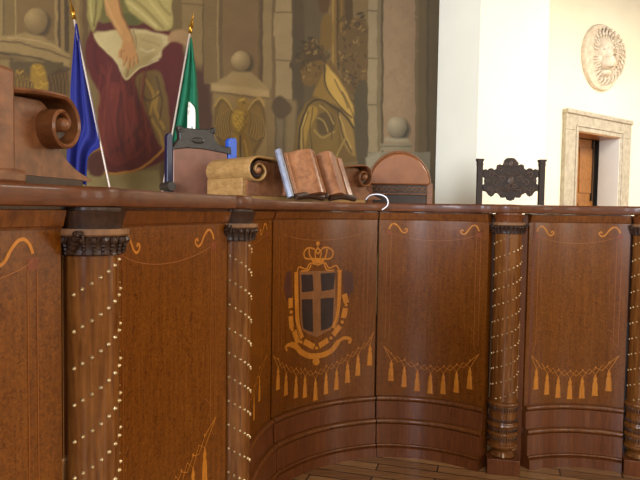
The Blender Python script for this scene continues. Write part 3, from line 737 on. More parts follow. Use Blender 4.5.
# ------------------------------------------------------------------ flags
def flag(tip, foot, d, label, shapes, knot=None):
    t_, b_ = at(*tip, d), at(*foot, d)
    k = (PZ+.04-t_.z)/(b_.z-t_.z); low = t_.lerp(b_, k)
    root = thing('flag', label, 'flag', Vector((low.x, low.y, PZ)), None)
    MB().tube([t_.lerp(low, q) for q in (.01, .5, 1)], .0075, 10).build('pole', M['pole'], root)
    ax = (t_-low).normalized()
    MB().lathe([(.010, -.02), (.017, -.012), (.012, 0), (.012, .02), (.019, .03), (.012, .05), (.004, .10), (.001, .13)], t_-ax*.05, 12, ax).build('finial', M['gold'], root)
    MB().lathe([(.15, 0), (.15, .02), (.05, .04), (.03, .07)], Vector((low.x, low.y, PZ)), 24).build('stand', M['iron'], root)
    for name, m_, left, right, nf, fro in shapes:
        rows = []
        n = 28; Lp = spline(left, 6); Rp = spline(right, 6)
        for i in range(31):
            u = i/30; l = Lp[int(u*(len(Lp)-1))]; r = Rp[int(u*(len(Rp)-1))]
            row = []
            for j in range(n+1):
                v = j/n; p = l.lerp(r, v); q = at(p[0], p[1], d); amp = .028*min(1, .25+u)
                row.append(q+Vector((0, -fro+amp*math.sin(v*nf*2*PI+u*1.2), 0)))
            rows.append(row)
        MB().grid(rows).build(name, M[m_], root, smooth=80, solid=.003, fix=False)
    return root
flag((72, 9), (109.5, 186), 4.0, 'dark blue flag hanging from a pale pole with gold tip behind the left scroll', [
    ('cloth', 'eu', [(75.5, 24), (73, 50), (70, 85), (69, 110), (66, 140), (64, 178)], [(77, 24), (83, 55), (90, 90), (95.5, 115), (100.5, 145), (94, 152), (89, 160), (88, 186)], 2.5, .0)])
flag((191.5, 24), (162.5, 190), 4.42, 'green and white flag furled on a leaning pole behind the leather chair', [
    ('green_cloth', 'green', [(190.5, 38), (184, 70), (178, 100), (171, 135), (170, 150)], [(191.5, 38), (196, 75), (198, 110), (198.5, 130), (199, 150)], 2, .0),
    ('white_cloth', 'white', [(190, 103), (189, 112), (188.2, 130), (188, 150)], [(191, 103), (196, 110), (196.5, 130), (196.5, 150)], .3, .05)])

# ------------------------------------------------------------------ white cable looped on the worktop edge
pts = [at(x, y, d) for x, y, d in ((366, 199.5, 4.10), (370, 195.5, 4.05), (378, 194.3, 3.99), (385, 196.5, 3.965), (388, 201, 3.955), (387, 206, 3.95), (382, 209.8, 3.95))]
tag(MB().tube(spline(pts, 6), .0042, 8).build('cable', M['cable']), 'thin white cable looping over the worktop edge right of the open book', 'cable')

# ------------------------------------------------------------------ stone door and relief medallion on the cream wall
dr = thing('door_1', '', '', tn((td0+td1)/2, DW, PZ)); del dr['label']; del dr['category']; struct(dr)
o = Vector((0, 0, 0)); q = N*DW
def wallprism(poly, n0, n1): return MB().prism(poly, N*n0, T, Z, N*(n1-n0))
jw0, jw1 = td0-.0, td1+.0
wallprism([(ofl, PZ), (td0, PZ), (td0, ztop), (ofl, ztop)], DW-.06, DW-.001).build('jamb', M['stone'], dr, bevel=.006)
wallprism([(td1, PZ), (ofr, PZ), (ofr, ztop), (td1, ztop)], DW-.06, DW-.001).build('jamb', M['stone'], dr, bevel=.006)
wallprism([(ofl, ztop+.001), (ofr, ztop+.001), (ofr, otop), (ofl, otop)], DW-.06, DW-.001).build('lintel', M['stone'], dr, bevel=.006)
wallprism([(ofl-.01, otop-.06), (ofr+.01, otop-.06), (ofr+.01, otop), (ofl-.01, otop)], DW-.085, DW-.001).build('lintel_moulding', M['stone'], dr, bevel=.012)
wallprism([(td0-.06, ztop+.06), (td1+.06, ztop+.06), (td1+.06, ztop+.085), (td0-.06, ztop+.085)], DW-.075, DW-.055).build('lintel_fillet', M['stone'], dr, bevel=.004)
for x in (td0-.07, td1+.045): wallprism([(x, PZ), (x+.025, PZ), (x+.025, ztop+.06), (x, ztop+.06)], DW-.075, DW-.055).build('jamb_fillet', M['stone'], dr, bevel=.004)
# reveals
wallprism([(td1-.015, PZ), (td1+.0, PZ), (td1+.0, ztop), (td1-.015, ztop)], DW-.05, DW+.25).build('reveal', M['greyplaster'], dr)
wallprism([(td0, PZ), (td0+.015, PZ), (td0+.015, ztop), (td0, ztop)], DW-.05, DW+.25).build('reveal', M['doorwood'], dr)
wallprism([(td0, ztop-.015), (td1, ztop-.015), (td1, ztop), (td0, ztop)], DW-.05, DW+.25).build('reveal', M['doorwood'], dr)
# wooden leaf standing ajar at the back of the opening
hinge = tn(td0+.03, DW+.295, 0)
leafd = (T*.995+N*.03).normalized(); ln = Vector((-leafd.y, leafd.x, 0))
wl = (td1-td0)*.93
lf = MB().box(hinge+leafd*(wl/2)+Z*((PZ+ztop)/2), (wl, .045, ztop-PZ-.03), leafd, ln, Z).build('leaf', M['doorwood'], dr, bevel=.004)
m2 = MB()
for k in (.25, .75):
    for zz in (.30, .74): m2.box(hinge+leafd*(wl*k)-ln*.028+Z*(PZ+(ztop-PZ)*zz), (wl*.34, .02, (ztop-PZ)*.36), leafd, ln, Z)
m2.build('leaf_panel', M['doorwood'], dr, bevel=.006)
MB().box(hinge+leafd*(wl*.93)-ln*.035+Z*(PZ+1.35), (.035, .02, .9), leafd, ln, Z).build('door_bolt', M['iron'], dr)
# little vestibule behind the opening
v0, v1 = td0-.35, td1+.9
struct(MB().prism([(v0, DW+.25), (v1, DW+.25), (v1, DW+2.0), (v0, DW+2.0)], Vector((0, 0, .85)), T, N, Z*.1).build('floor_vestibule', M['floor']))
m2 = MB(); m2.prism([(v0, DW+2.0), (v1, DW+2.0), (v1, DW+2.1), (v0, DW+2.1)], Z*.85, T, N, Z*2.6); m2.prism([(v0-.1, DW+.25), (v0, DW+.25), (v0, DW+2.1), (v0-.1, DW+2.1)], Z*.85, T, N, Z*2.6)
m2.prism([(v1, DW+.25), (v1+.1, DW+.25), (v1+.1, DW+2.1), (v1, DW+2.1)], Z*.85, T, N, Z*2.6)
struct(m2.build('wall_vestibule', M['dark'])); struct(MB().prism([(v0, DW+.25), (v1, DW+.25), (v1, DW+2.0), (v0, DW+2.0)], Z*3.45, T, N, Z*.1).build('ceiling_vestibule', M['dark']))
# medallion with a maned head in relief
ml, mz = on_wall(603, 57.5, DW-.05); r1 = (on_wall(621, 57)[0]-on_wall(585, 57)[0])/2; rz = (on_wall(603, 24)[1]-on_wall(603, 90)[1])/2
mc = tn(ml, DW, mz)
med = thing('relief_medallion', 'round pale stone medallion with a maned head, high on the wall above the door', 'wall relief', mc)
mb = MB(); rows = []
for r_, y in ((1, .001), (1, .04), (.985, .058), (.93, .066), (.88, .060), (.84, .035), (.3, .03), (.02, .03)):
    rows.append([mc+T*(r1*r_*math.cos(t*PI/24))+Z*(rz*r_*math.sin(t*PI/24))-N*y for t in range(48)])
mb.grid(rows, close_u=True); mb.cap(rows[-1]); mb.cap(rows[0]); mb.build('disc', M['marble'], med, smooth=40)
def mp(x, z, y=.05): return mc+T*(x*r1)+Z*(z*rz)-N*y
hd = (-T*.30-N*.95).normalized(); hs_ = Z.cross(hd).normalized()    # the head looks out and to the right
H0 = mp(.05, .06, -.02)
def hp(f, s_, u): return H0+hd*(f*rz*.95)+hs_*(s_*rz*1.2)+Z*(u*rz*1.2)
def hb(f, s_, u, rf, rs, ru, n=14): mb.ball(hp(f, s_, u), (rf*rz*1.15, rs*rz*1.2, ru*rz*1.2), n, hd, hs_, Z)
mb = MB()
hb(.10, 0, .10, .30, .30, .36, 18); hb(.30, 0, .02, .22, .13, .22); hb(.34, 0, -.22, .26, .20, .17); hb(.52, 0, -.13, .09, .10, .06)
hb(.24, 0, -.46, .20, .15, .09); hb(.30, .14, .18, .10, .10, .05); hb(.30, -.14, .18, .10, .10, .05); hb(.22, .2, -.12, .14, .10, .16); hb(.22, -.2, -.12, .14, .10, .16)
mb.build('head', M['marble'], med, smooth=60)
mb = MB()
for sg in (-1, 1): mb = MB(); mb.ball(hp(.40, sg*.13, .10), (.04*rz, .05*rz, .03*rz), 8, hd, hs_, Z); mb.build('eye', M['stone'], med)
mb = MB(); mb.ball(hp(.44, 0, -.335), (.16*rz, .13*rz, .035*rz), 10, hd, hs_, Z); mb.build('mouth', M['stone'], med)
mb = MB()
for k in range(30):
    an = -PI*.42+k/29*PI*1.84
    for rr, ln_, ph in ((.30, .20, 0), (.44, .22, .1), (.58, .2, .2)):
        x0, u0 = rr*math.sin(an+ph), .02+rr*math.cos(an+ph)*1.05
        pts = [hp(.34-.12*q-.25*(rr-.3), x0+ln_*q*math.sin(an+ph+.7*q), u0+ln_*q*math.cos(an+ph+.7*q)) for q in (0, .3, .6, 1)]
        pts = [p if math.hypot((p-mc).dot(T)/r1, (p.z-mc.z)/rz) < .9 else mc+(p-mc)*.9 for p in pts]
        mb.tube(pts, .020, 6, taper=[.7, 1, .8, .3])
mb.build('mane', M['marble'], med, smooth=60)

# ------------------------------------------------------------------ painted wall (mural as paint on the plaster, laid out in wall coordinates)
dt, dz = .008, .0095
tA, tB, zA, zB = -1.0, TF1-.002, PZ+.0, 4.45
nt_, nz_ = int((tB-tA)/dt), int((zB-zA)/dz)
tt = np.linspace(tA, tB, nt_); zz = np.linspace(zA, zB, nz_)
TG, ZG = np.meshgrid(tt, zz)
Rn = np.array(R); Nn = np.array(N); Tn = np.array(T)
W3 = TG[..., None]*Tn+(DW-.004)*Nn; W3[..., 2] = ZG-EYE
cl = W3 @ Rn
PX = 320+F*cl[..., 0]/(-cl[..., 2]); PY = 240-F*cl[..., 1]/(-cl[..., 2])
rng = np.random.default_rng(3)
# brush wobble
wob = lambda a, b, c: np.sin(PX/a+1.3*np.sin(PY/b+c))*np.cos(PY/(a*1.3)+c)
XX = PX+.6*wob(9, 7, .3)+.3*wob(3.1, 4, 1.7); YY = PY+.6*wob(8, 11, 2.3)+.3*wob(2.7, 5, .7)
img = np.zeros(PX.shape+(3,))
def C3(c): return np.array(lin(c))
def blend(mask, c):
    global img
    img = img*(1-mask[..., None])+(C3(c) if not isinstance(c, np.ndarray) else c)*mask[..., None]
def sdf(poly, X, Y):
    d = np.full(X.shape, 1e9); ins = np.zeros(X.shape, bool); n = len(poly)
    for i in range(n):
        x0, y0 = poly[i]; x1, y1 = poly[(i+1) % n]; ex, ey = x1-x0, y1-y0; L2 = ex*ex+ey*ey+1e-9
        t = np.clip(((X-x0)*ex+(Y-y0)*ey)/L2, 0, 1); d = np.minimum(d, np.hypot(X-x0-t*ex, Y-y0-t*ey))
        if y0 != y1:
            cnd = ((y0 > Y) != (y1 > Y)) & (X < (x1-x0)*(Y-y0)/(y1-y0)+x0); ins ^= cnd
    return np.where(ins, -d, d)
def poly(pts, c, soft=1.2, sm=True, al=1.0):
    p = [tuple(v) for v in spline(pts, 3, closed=True)] if sm else pts
    xs = [v[0] for v in p]; ys = [v[1] for v in p]
    x0, x1, y0, y1 = min(xs)-8, max(xs)+8, min(ys)-8, max(ys)+8
    sel = (XX > x0) & (XX < x1) & (YY > y0) & (YY < y1)
    if not sel.any(): return
    m = np.zeros(XX.shape); m[sel] = np.clip(.5-sdf(p, XX[sel], YY[sel])/soft/2, 0, 1)*al; blend(m, c)
def rect(x0, y0, x1, y1, c, soft=1.0, slope=0.0, al=1.0):
    yy = YY-slope*(XX-x0)
    m = np.clip((XX-x0)/soft+.5, 0, 1)*np.clip((x1-XX)/soft+.5, 0, 1)*np.clip((yy-y0)/soft+.5, 0, 1)*np.clip((y1-yy)/soft+.5, 0, 1)*al; blend(m, c)
def line(pts, w_, c, al=1.0, soft=1.0):
    X, Y = XX, YY; d = np.full(X.shape, 1e9)
    xs = [v[0] for v in pts]; ys = [v[1] for v in pts]
    sel = (X > min(xs)-w_-6) & (X < max(xs)+w_+6) & (Y > min(ys)-w_-6) & (Y < max(ys)+w_+6)
    if not sel.any(): return
    xs_, ys_ = X[sel], Y[sel]; dd = np.full(xs_.shape, 1e9)
    for (x0, y0), (x1, y1) in zip(pts[:-1], pts[1:]):
        ex, ey = x1-x0, y1-y0; t = np.clip(((xs_-x0)*ex+(ys_-y0)*ey)/(ex*ex+ey*ey+1e-9), 0, 1); dd = np.minimum(dd, np.hypot(xs_-x0-t*ex, ys_-y0-t*ey))
    m = np.zeros(X.shape); m[sel] = np.clip(.5-(dd-w_/2)/soft, 0, 1)*al; blend(m, c)
def sl(pts, w_, c, al=1.0): line([tuple(v) for v in spline(pts, 4)], w_, c, al)
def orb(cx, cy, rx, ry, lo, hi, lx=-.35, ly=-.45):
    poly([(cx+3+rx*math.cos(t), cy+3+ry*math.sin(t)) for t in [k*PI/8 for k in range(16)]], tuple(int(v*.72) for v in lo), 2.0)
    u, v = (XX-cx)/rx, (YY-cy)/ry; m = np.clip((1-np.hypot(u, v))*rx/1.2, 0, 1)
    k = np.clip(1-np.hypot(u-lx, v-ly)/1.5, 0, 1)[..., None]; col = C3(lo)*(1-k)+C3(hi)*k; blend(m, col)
BIG = 900
rect(-BIG, -BIG, BIG, BIG, (124, 104, 70))
# --- left painted architecture
rect(-BIG, -BIG, 3, 44, (138, 116, 78)); rect(3, -BIG, 5, 44, (100, 80, 50)); rect(5, -BIG, 15, 44, (120, 98, 62)); rect(15, -BIG, 16.5, 44, (152, 128, 88))
rect(16.5, -BIG, 55, 40, (118, 94, 58)); rect(55, -BIG, 58, 62, (146, 122, 84)); rect(58, -BIG, 61, 62, (88, 68, 42)); rect(61, -BIG, 64.5, 66, (134, 110, 72)); rect(64.5, -BIG, 69, 190, (82, 64, 38)); rect(69, -BIG, 82, 190, (124, 100, 62))
rect(75, -BIG, 79, 190, (142, 116, 74)); rect(82, -BIG, 88, 190, (104, 80, 48))
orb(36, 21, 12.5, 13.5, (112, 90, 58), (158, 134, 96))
poly([(-BIG, 24), (-30, 30), (8, 36), (24, 33), (44, 36), (52, 43), (70, 55), (70, 68), (30, 57), (10, 52), (-40, 50), (-BIG, 40)], (146, 122, 84), sm=False)
sl([(-60, 40), (8, 42), (40, 48), (70, 59)], 1.6, (98, 76, 46)); sl([(-60, 50), (8, 54), (40, 59), (70, 69)], 2.4, (90, 70, 42)); sl([(8, 38), (40, 41), (60, 50)], 1.6, (164, 140, 102))
poly([(-BIG, 46), (10, 56), (70, 72), (70, 200), (-BIG, 200)], (110, 88, 52), sm=False)
rect(0, 60, 10, 200, (134, 112, 72)); rect(10, 58, 13, 200, (96, 76, 46))
rect(13, 62, 64, 100, (92, 74, 42))
poly([(14, 76), (19, 68), (26, 72), (33, 80), (34, 92), (14, 92)], (104, 78, 32)); poly([(46, 80), (54, 71), (62, 68), (68, 76), (66, 98), (48, 98)], (82, 60, 28)); poly([(31, 68), (37, 64), (43, 66), (46, 76), (48, 92), (34, 92)], (150, 118, 40))
for q in range(5): sl([(16+q*3.4, 72+q*2), (18+q*3.4, 82), (17+q*3.4, 94)], 1, (160, 126, 52), .8); sl([(50+q*3.6, 76-q), (53+q*3.4, 86), (52+q*3.4, 98)], 1, (124, 94, 42), .8); sl([(17.5+q*3.4, 74+q*2), (19.5+q*3.4, 84), (18.5+q*3.4, 94)], .8, (60, 44, 20), .8)
for x, y in ((36, 68), (40, 74), (43, 84), (38, 88), (20, 72)): sl([(x-3, y-2), (x, y+1), (x+4, y-1)], 1.2, (186, 150, 60), .8)
# --- floor of the painted scene
poly([(60, 168), (100, 172), (165, 170), (200, 168), (210, 205), (40, 205)], (142, 124, 84), sm=False)
# --- shadowed wall right of the seated figure
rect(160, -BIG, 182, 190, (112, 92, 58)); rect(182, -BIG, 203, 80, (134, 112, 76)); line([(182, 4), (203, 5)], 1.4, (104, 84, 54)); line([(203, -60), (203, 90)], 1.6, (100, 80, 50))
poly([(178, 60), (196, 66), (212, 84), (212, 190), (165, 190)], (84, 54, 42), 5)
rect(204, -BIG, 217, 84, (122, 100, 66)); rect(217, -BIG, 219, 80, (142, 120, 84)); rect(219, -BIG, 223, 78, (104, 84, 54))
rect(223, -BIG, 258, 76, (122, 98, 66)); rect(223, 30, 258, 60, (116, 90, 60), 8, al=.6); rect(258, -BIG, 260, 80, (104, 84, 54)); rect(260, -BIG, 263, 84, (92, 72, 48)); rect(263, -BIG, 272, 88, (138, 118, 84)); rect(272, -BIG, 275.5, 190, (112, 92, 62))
rect(275.5, -BIG, 292, 106, (150, 130, 98)); 
for y in (-66, -27, 12, 60, 99): line([(275, y), (292, y+1)], 1.2, (104, 86, 58)); 
rect(274, 12, 276, 37, (150, 130, 98)); rect(290, 36, 293.5, 60, (150, 130, 98))
rect(292, -BIG, 328, 190, (96, 82, 58)); rect(293, -BIG, 304, 190, (84, 70, 46), 3)
# --- pedestal with ball and winged emblem
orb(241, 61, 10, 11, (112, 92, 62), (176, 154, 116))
poly([(226, 76), (232, 72), (252, 72), (258, 78), (270, 90), (212, 84)], (152, 130, 92), sm=False)
poly([(211, 83), (269, 90), (269, 98), (211, 91)], (168, 144, 104), sm=False); line([(211, 92), (269, 99)], 2, (112, 90, 58))
poly([(213, 93), (268, 100), (266, 190), (213, 190)], (142, 118, 78), sm=False); rect(266, 100, 275, 190, (128, 106, 70)); rect(275, 104, 292, 190, (98, 82, 56))
rect(277, 112, 283, 190, (116, 100, 78)); rect(286, 100, 296, 190, (128, 108, 76), 4)
poly([(272, 104), (280, 96), (292, 108), (284, 118), (276, 116)], (88, 70, 46))
for sg, cx_ in ((-1, 238), (1, 242)):
    W_ = [(cx_+sg*4, 112), (cx_+sg*12, 102), (cx_+sg*17, 98+2*(sg > 0)), (cx_+sg*22, 106), (cx_+sg*24, 120), (cx_+sg*22, 136), (cx_+sg*16, 148), (cx_+sg*12, 156), (cx_+sg*9, 144), (cx_+sg*6, 128)]
    poly(W_, (108, 84, 38)); poly([(cx_+(x-cx_)*.8+sg*1.5, 124+(y-124)*.82) for x, y in W_], (132, 104, 50), al=.8)
    for q in range(7):
        x_ = cx_+sg*(8+q*2.2); sl([(x_-sg*2, 108+q*1.5), (x_+sg*1.5, 122+q*2), (x_-sg*1.5, 142-abs(q-3)*1.5)], .9, (76, 58, 26), .85); sl([(x_-sg*1.2, 108+q*1.5), (x_+sg*2.3, 122+q*2), (x_-sg*.7, 140-abs(q-3)*1.5)], .8, (170, 138, 72), .7)
    sl([(cx_+sg*5, 110), (cx_+sg*12, 101), (cx_+sg*18, 98), (cx_+sg*23, 106)], 1.6, (176, 146, 78), .8)
poly([(233, 112), (238, 106), (246, 108), (249, 118), (247, 132), (242, 142), (236, 138), (231, 124)], (140, 110, 44))
poly([(233, 113), (238, 109), (243, 112), (243, 124), (238, 132), (233, 122)], (180, 148, 62))
for k in range(16): sl([(233+(k*5) % 12, 112+k*1.6), (235+(k*5) % 12, 114+k*1.6), (237+(k*5) % 12, 112+k*1.6)], .8, (96, 72, 28), .7)
poly([(237, 99), (243, 97), (248, 100), (252, 104), (247, 104), (245, 110), (238, 110), (236, 104)], (150, 120, 54)); sl([(239, 100), (244, 99)], 1.2, (196, 166, 90)); line([(243, 102), (244.5, 102.6)], 1.2, (50, 36, 18))
poly([(233, 134), (239, 136), (240, 150), (236, 160), (232, 150)], (146, 116, 52)); poly([(241, 138), (247, 134), (252, 148), (252, 160), (244, 156)], (138, 108, 48)); sl([(236, 138), (237, 154)], 1, (184, 152, 78)); sl([(244, 140), (248, 156)], 1, (178, 146, 74)); sl([(240.5, 136), (241, 158)], 1.6, (78, 60, 28))
# --- trophy of arms, leaves and hooded cloth
for k in range(60):
    for bx, by, sx, sy in ((312, 58, 11, 18), (355, 52, 15, 34)):
        a_, b_ = bx+rng.normal(0, sx*.62), by+rng.normal(0, sy*.5); an = rng.uniform(0, 6.28); ca_, sa_ = math.cos(an), math.sin(an)
        poly([(a_+4.2*ca_, b_+4.2*sa_), (a_-1.7*sa_, b_+1.7*ca_), (a_-4*ca_, b_-4*sa_), (a_+1.7*sa_, b_-1.7*ca_)], [(84, 68, 38), (66, 54, 32), (104, 84, 48)][k % 3], .8)
poly([(305, 46), (312, 40), (318, 50), (326, 56), (322, 78), (308, 84), (299, 76), (302, 60)], (86, 66, 32)); poly([(318, -40), (328, -40), (330, 6), (322, 12), (318, 4)], (92, 66, 30))
rect(331, -BIG, 336, 80, (128, 102, 50)); rect(336, -BIG, 345, 60, (108, 84, 38)); rect(345, -BIG, 353, 40, (84, 64, 32)); line([(333, -60), (333, 80)], 1.2, (162, 134, 76)); line([(343, -60), (341, 70)], 1, (142, 114, 60)); line([(338, -60), (338, 70)], 1.4, (72, 54, 26))
poly([(322, 18), (330, 14), (333, 24), (332, 46), (321, 48)], (118, 92, 40)); poly([(304, 68), (318, 60), (326, 66), (324, 78), (312, 86), (303, 82)], (116, 90, 42))
poly([(338, 36), (346, 30), (352, 20), (360, 18), (368, 30), (368, 84), (356, 96), (348, 90), (340, 70)], (104, 82, 44))
for k in range(120):
    a_, b_ = (rng.uniform(340, 366), rng.uniform(18, 90)) if k % 3 else (rng.uniform(301, 324), rng.uniform(42, 80))
    cc = [(132, 108, 60), (66, 52, 30), (156, 132, 84), (86, 70, 40), (58, 46, 28)][k % 5]; an = rng.uniform(0, 6.28)
    sl([(a_, b_), (a_+1.6*math.cos(an), b_+1.6*math.sin(an)), (a_+3*math.cos(an+.3), b_+3*math.sin(an+.3))], 1.5, cc, .7)
poly([(322, 70), (330, 60), (342, 80), (352, 98), (358, 120), (358, 160), (300, 160), (296, 132), (300, 112), (312, 98), (316, 84)], (112, 88, 42))
poly([(325, 66), (330, 70), (344, 88), (354, 112), (356, 130), (346, 112), (334, 102), (326, 86)], (190, 158, 84)); poly([(326, 68), (324, 84), (334, 104), (318, 98), (314, 92)], (142, 114, 54))
poly([(300, 118), (308, 102), (320, 102), (334, 112), (338, 128), (336, 156), (300, 156)], (124, 100, 46)); poly([(304, 116), (312, 106), (318, 112), (308, 132), (303, 152)], (158, 128, 58)); poly([(318, 116), (330, 112), (336, 122), (330, 134), (318, 134)], (96, 76, 40))
poly([(338, 112), (346, 114), (354, 134), (356, 156), (346, 148), (340, 130)], (146, 120, 66))
sl([(299, 156), (300, 128), (308, 106), (320, 100), (332, 106), (342, 112), (354, 128)], 1.8, (66, 52, 26)); sl([(324, 66), (326, 86), (336, 102), (352, 118)], 1.4, (70, 54, 26)); sl([(338, 110), (342, 132), (352, 152)], 1.4, (72, 58, 32)); sl([(314, 130), (322, 138), (334, 132)], 2, (154, 128, 74)); sl([(336, 156), (342, 146), (346, 138)], 2, (150, 126, 70))
for p_ in (((308, 112), (303, 130), (304, 156)), ((313, 108), (310, 128), (312, 150)), ((322, 104), (330, 116), (332, 140)), ((342, 92), (350, 108), (356, 124)), ((334, 80), (342, 94), (348, 108))): sl(p_, 1.2, (78, 62, 30), .8)
for p_ in (((306, 114), (301.5, 132), (302, 156)), ((330, 72), (342, 88), (352, 106)), ((340, 116), (346, 134), (352, 148)), ((318, 118), (324, 122), (328, 132)), ((320, 106), (328, 112), (334, 124))): sl(p_, 1.1, (194, 166, 100), .7)
poly([(354, 96), (368, 84), (368, 168), (358, 168)], (84, 74, 52))
# --- right painted pilaster and panel
rect(368, -BIG, 379, 190, (150, 136, 110))
for y in (-36, 10, 58, 105, 152): line([(367, y), (380, y+1)], 1.2, (104, 92, 68))
rect(377, -BIG, 381, 190, (124, 110, 84)); rect(381, -BIG, 383.5, 190, (88, 76, 54)); rect(383.5, -BIG, 418, 190, (150, 128, 104)); rect(415, -BIG, 418, 190, (120, 102, 78)); rect(418, -BIG, 426, 190, (108, 94, 68)); rect(426, -BIG, 430, 190, (90, 78, 56)); rect(430, -BIG, 470, 190, (98, 84, 62))
for k in range(60):
    a_, b_ = rng.uniform(385, 414), rng.uniform(-40, 110); sl([(a_, b_), (a_+rng.uniform(-5, 5), b_+3), (a_+rng.uniform(-6, 6), b_+7)], 2.2, [(158, 136, 112), (140, 116, 96)][k % 2], .35)
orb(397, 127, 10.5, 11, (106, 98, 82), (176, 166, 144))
poly([(386, 138), (408, 138), (410, 142), (384, 142)], (158, 150, 130), sm=False); poly([(380, 144), (412, 143), (412, 150), (380, 151)], (142, 134, 114), sm=False); line([(380, 147), (412, 146)], 1, (100, 92, 76))
rect(368, 152, 430, 210, (136, 130, 114)); poly([(366, 158), (380, 152), (380, 210), (366, 210)], (148, 142, 126), sm=False)
# --- seated figure in red robe with the open book
poly([(88, 36), (96, 26), (120, 22), (150, 26), (165, 30), (182, 40), (182, 90), (172, 120), (178, 150), (166, 160), (138, 170), (110, 174), (100, 160), (97, 130), (102, 100), (92, 80), (85, 58)], (96, 32, 28))
poly([(104, 86), (124, 84), (132, 100), (134, 150), (116, 166), (102, 150), (98, 120)], (112, 44, 32)); poly([(126, 76), (140, 76), (146, 96), (136, 110), (128, 96)], (90, 34, 28))
for p_, c_ in ((((112, 90), (104, 120), (106, 156)), (128, 58, 42)), (((122, 92), (118, 124), (126, 160)), (76, 24, 24)), (((132, 98), (138, 128), (150, 150)), (124, 54, 40)), (((100, 66), (110, 84), (108, 100)), (118, 48, 36)), (((144, 120), (130, 140), (112, 152)), (74, 24, 22)), (((150, 130), (140, 152), (118, 164)), (118, 48, 38)), (((96, 44), (94, 60), (102, 76)), (80, 26, 26))): sl(p_, 4, c_, .55)
poly([(136, 78), (150, 70), (160, 72), (166, 92), (170, 120), (168, 148), (158, 142), (148, 118), (140, 98)], (118, 92, 50))
for p_ in (((146, 80), (154, 96), (150, 114)), ((158, 92), (156, 110), (164, 128)), ((152, 120), (160, 134), (164, 146))): sl(p_, 3, (164, 132, 62), .7)
for p_ in (((142, 96), (150, 100), (160, 94)), ((156, 76), (162, 100), (160, 120))): sl(p_, 2, (80, 60, 34), .7)
for q in range(26):
    a_ = 101+q*2.0; b0 = 70+9*math.sin(q*1.7); sl([(a_+6*math.sin(q), b0), (a_-3+4*math.sin(q*.7), b0+32), (a_+1+7*math.sin(q*1.3), 150+8*math.sin(q))], 1.3, [(132, 62, 46), (70, 22, 20), (112, 44, 36)][q % 3], .45)
sl([(102, 172), (116, 174), (136, 170), (152, 160), (164, 148)], 2.2, (176, 124, 50)); sl([(86, 158), (92, 152), (102, 148)], 2.2, (168, 116, 44)); poly([(88, 158), (102, 150), (104, 174), (90, 174)], (88, 44, 26))
poly([(88, 22), (100, 22), (112, 18), (130, 18), (150, 26), (140, 30), (120, 30), (98, 34)], (92, 38, 34))
poly([(100, -60), (130, -60), (150, -20), (146, 22), (112, 22), (100, 16)], (112, 104, 56)); poly([(112, 14), (130, 14), (140, 24), (118, 24)], (92, 90, 50))
poly([(87, -40), (100, -40), (102, 6), (96, 26), (93, 32), (88, 20), (87, 4)], (156, 144, 92)); sl([(94, -20), (96, 6), (94, 26)], 2, (120, 106, 62)); sl([(90, -20), (90, 4), (92, 22)], 1.6, (182, 170, 118))
poly([(122, -40), (168, -40), (172, 10), (172, 28), (160, 31), (150, 26), (136, 16), (126, 4)], (170, 156, 104))
for p_, c_ in ((((128, 2), (142, 14), (156, 26)), (196, 182, 134)), (((134, 0), (150, 14), (164, 28)), (136, 120, 74)), (((142, -8), (156, 8), (168, 24)), (190, 174, 122)), (((152, -10), (162, 6), (170, 14)), (140, 124, 78))): sl(p_, 3, c_, .7)
poly([(94, 33), (108, 31), (124, 30), (140, 29), (158, 33), (172, 38), (168, 44), (162, 50), (160, 58), (146, 64), (136, 72), (127, 80), (122, 72), (114, 58), (102, 48)], (190, 174, 136))
poly([(134, 34), (150, 34), (164, 40), (158, 54), (140, 60), (136, 50)], (172, 154, 114)); poly([(128, 66), (146, 56), (158, 54), (146, 63), (128, 79), (124, 74)], (166, 146, 104))
sl([(133, 31), (136, 46), (130, 64), (127, 78)], 1.6, (128, 108, 74), .8); sl([(94, 34), (104, 49), (116, 60), (126, 79), (140, 68), (158, 60)], 1.3, (214, 198, 160), .8); sl([(140, 38), (152, 42), (160, 46)], 2, (152, 132, 94), .6); sl([(140, 48), (148, 52), (154, 50)], 2, (204, 188, 150), .6)
poly([(172, 32), (182, 30), (190, 34), (190, 46), (178, 42), (168, 42)], (160, 130, 96))
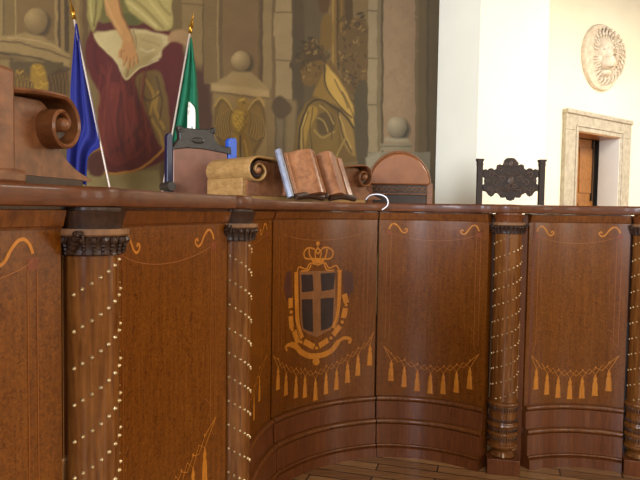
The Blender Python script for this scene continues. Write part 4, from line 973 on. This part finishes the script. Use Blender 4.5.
# arm and hand
poly([(102, -40), (118, -40), (120, 6), (128, 28), (133, 42), (134, 52), (124, 50), (121, 38), (112, 22), (105, 8)], (188, 144, 96)); sl([(118, -10), (122, 14), (131, 34), (134, 48)], 2, (134, 92, 58), .8); sl([(106, 0), (113, 18), (122, 34)], 2, (208, 166, 118), .6)
poly([(123, 44), (133, 42), (136, 54), (134, 60), (126, 62), (120, 56)], (184, 138, 94))
for p_ in (((123, 48), (119.5, 52), (119.5, 57)), ((125.5, 54), (125, 60), (124, 66)), ((129, 56), (129, 62), (128.5, 68.5)), ((132.5, 55), (133, 61), (132.5, 67)), ((135, 52), (136.3, 58), (137, 63))): sl(p_, 2.3, (186, 140, 94)); sl([(p_[0][0]+1.5, p_[0][1]+2), (p_[1][0]+1.6, p_[1][1]), (p_[2][0]+1.4, p_[2][1])], .8, (116, 78, 50), .8)
# plaster mottling
mot = 1+.05*wob(23, 31, .2)+.04*wob(5.3, 6.1, 1.1)+rng.normal(0, .03, PX.shape)
img = np.clip(img*mot[..., None], 0, 1)**1.10*np.stack([np.full(PX.shape, 1.05), np.full(PX.shape, 1.0), np.clip(.72+.16*PX/430, .70, .92)], -1)
V3 = W3.copy(); V3[..., 2] += EYE
base = np.array(tn(2, DW, PZ)); vv = (V3-base).reshape(-1, 3)
idx = np.arange(nt_*nz_).reshape(nz_, nt_)
fc = np.stack([idx[:-1, :-1], idx[:-1, 1:], idx[1:, 1:], idx[1:, :-1]], -1).reshape(-1, 4)
me = bpy.data.meshes.new('painting'); me.vertices.add(len(vv)); me.vertices.foreach_set('co', vv.ravel())
me.loops.add(fc.size); me.loops.foreach_set('vertex_index', fc.ravel()); me.polygons.add(len(fc)); me.polygons.foreach_set('loop_start', np.arange(0, fc.size, 4)); me.polygons.foreach_set('loop_total', np.full(len(fc), 4))
me.update(calc_edges=True)
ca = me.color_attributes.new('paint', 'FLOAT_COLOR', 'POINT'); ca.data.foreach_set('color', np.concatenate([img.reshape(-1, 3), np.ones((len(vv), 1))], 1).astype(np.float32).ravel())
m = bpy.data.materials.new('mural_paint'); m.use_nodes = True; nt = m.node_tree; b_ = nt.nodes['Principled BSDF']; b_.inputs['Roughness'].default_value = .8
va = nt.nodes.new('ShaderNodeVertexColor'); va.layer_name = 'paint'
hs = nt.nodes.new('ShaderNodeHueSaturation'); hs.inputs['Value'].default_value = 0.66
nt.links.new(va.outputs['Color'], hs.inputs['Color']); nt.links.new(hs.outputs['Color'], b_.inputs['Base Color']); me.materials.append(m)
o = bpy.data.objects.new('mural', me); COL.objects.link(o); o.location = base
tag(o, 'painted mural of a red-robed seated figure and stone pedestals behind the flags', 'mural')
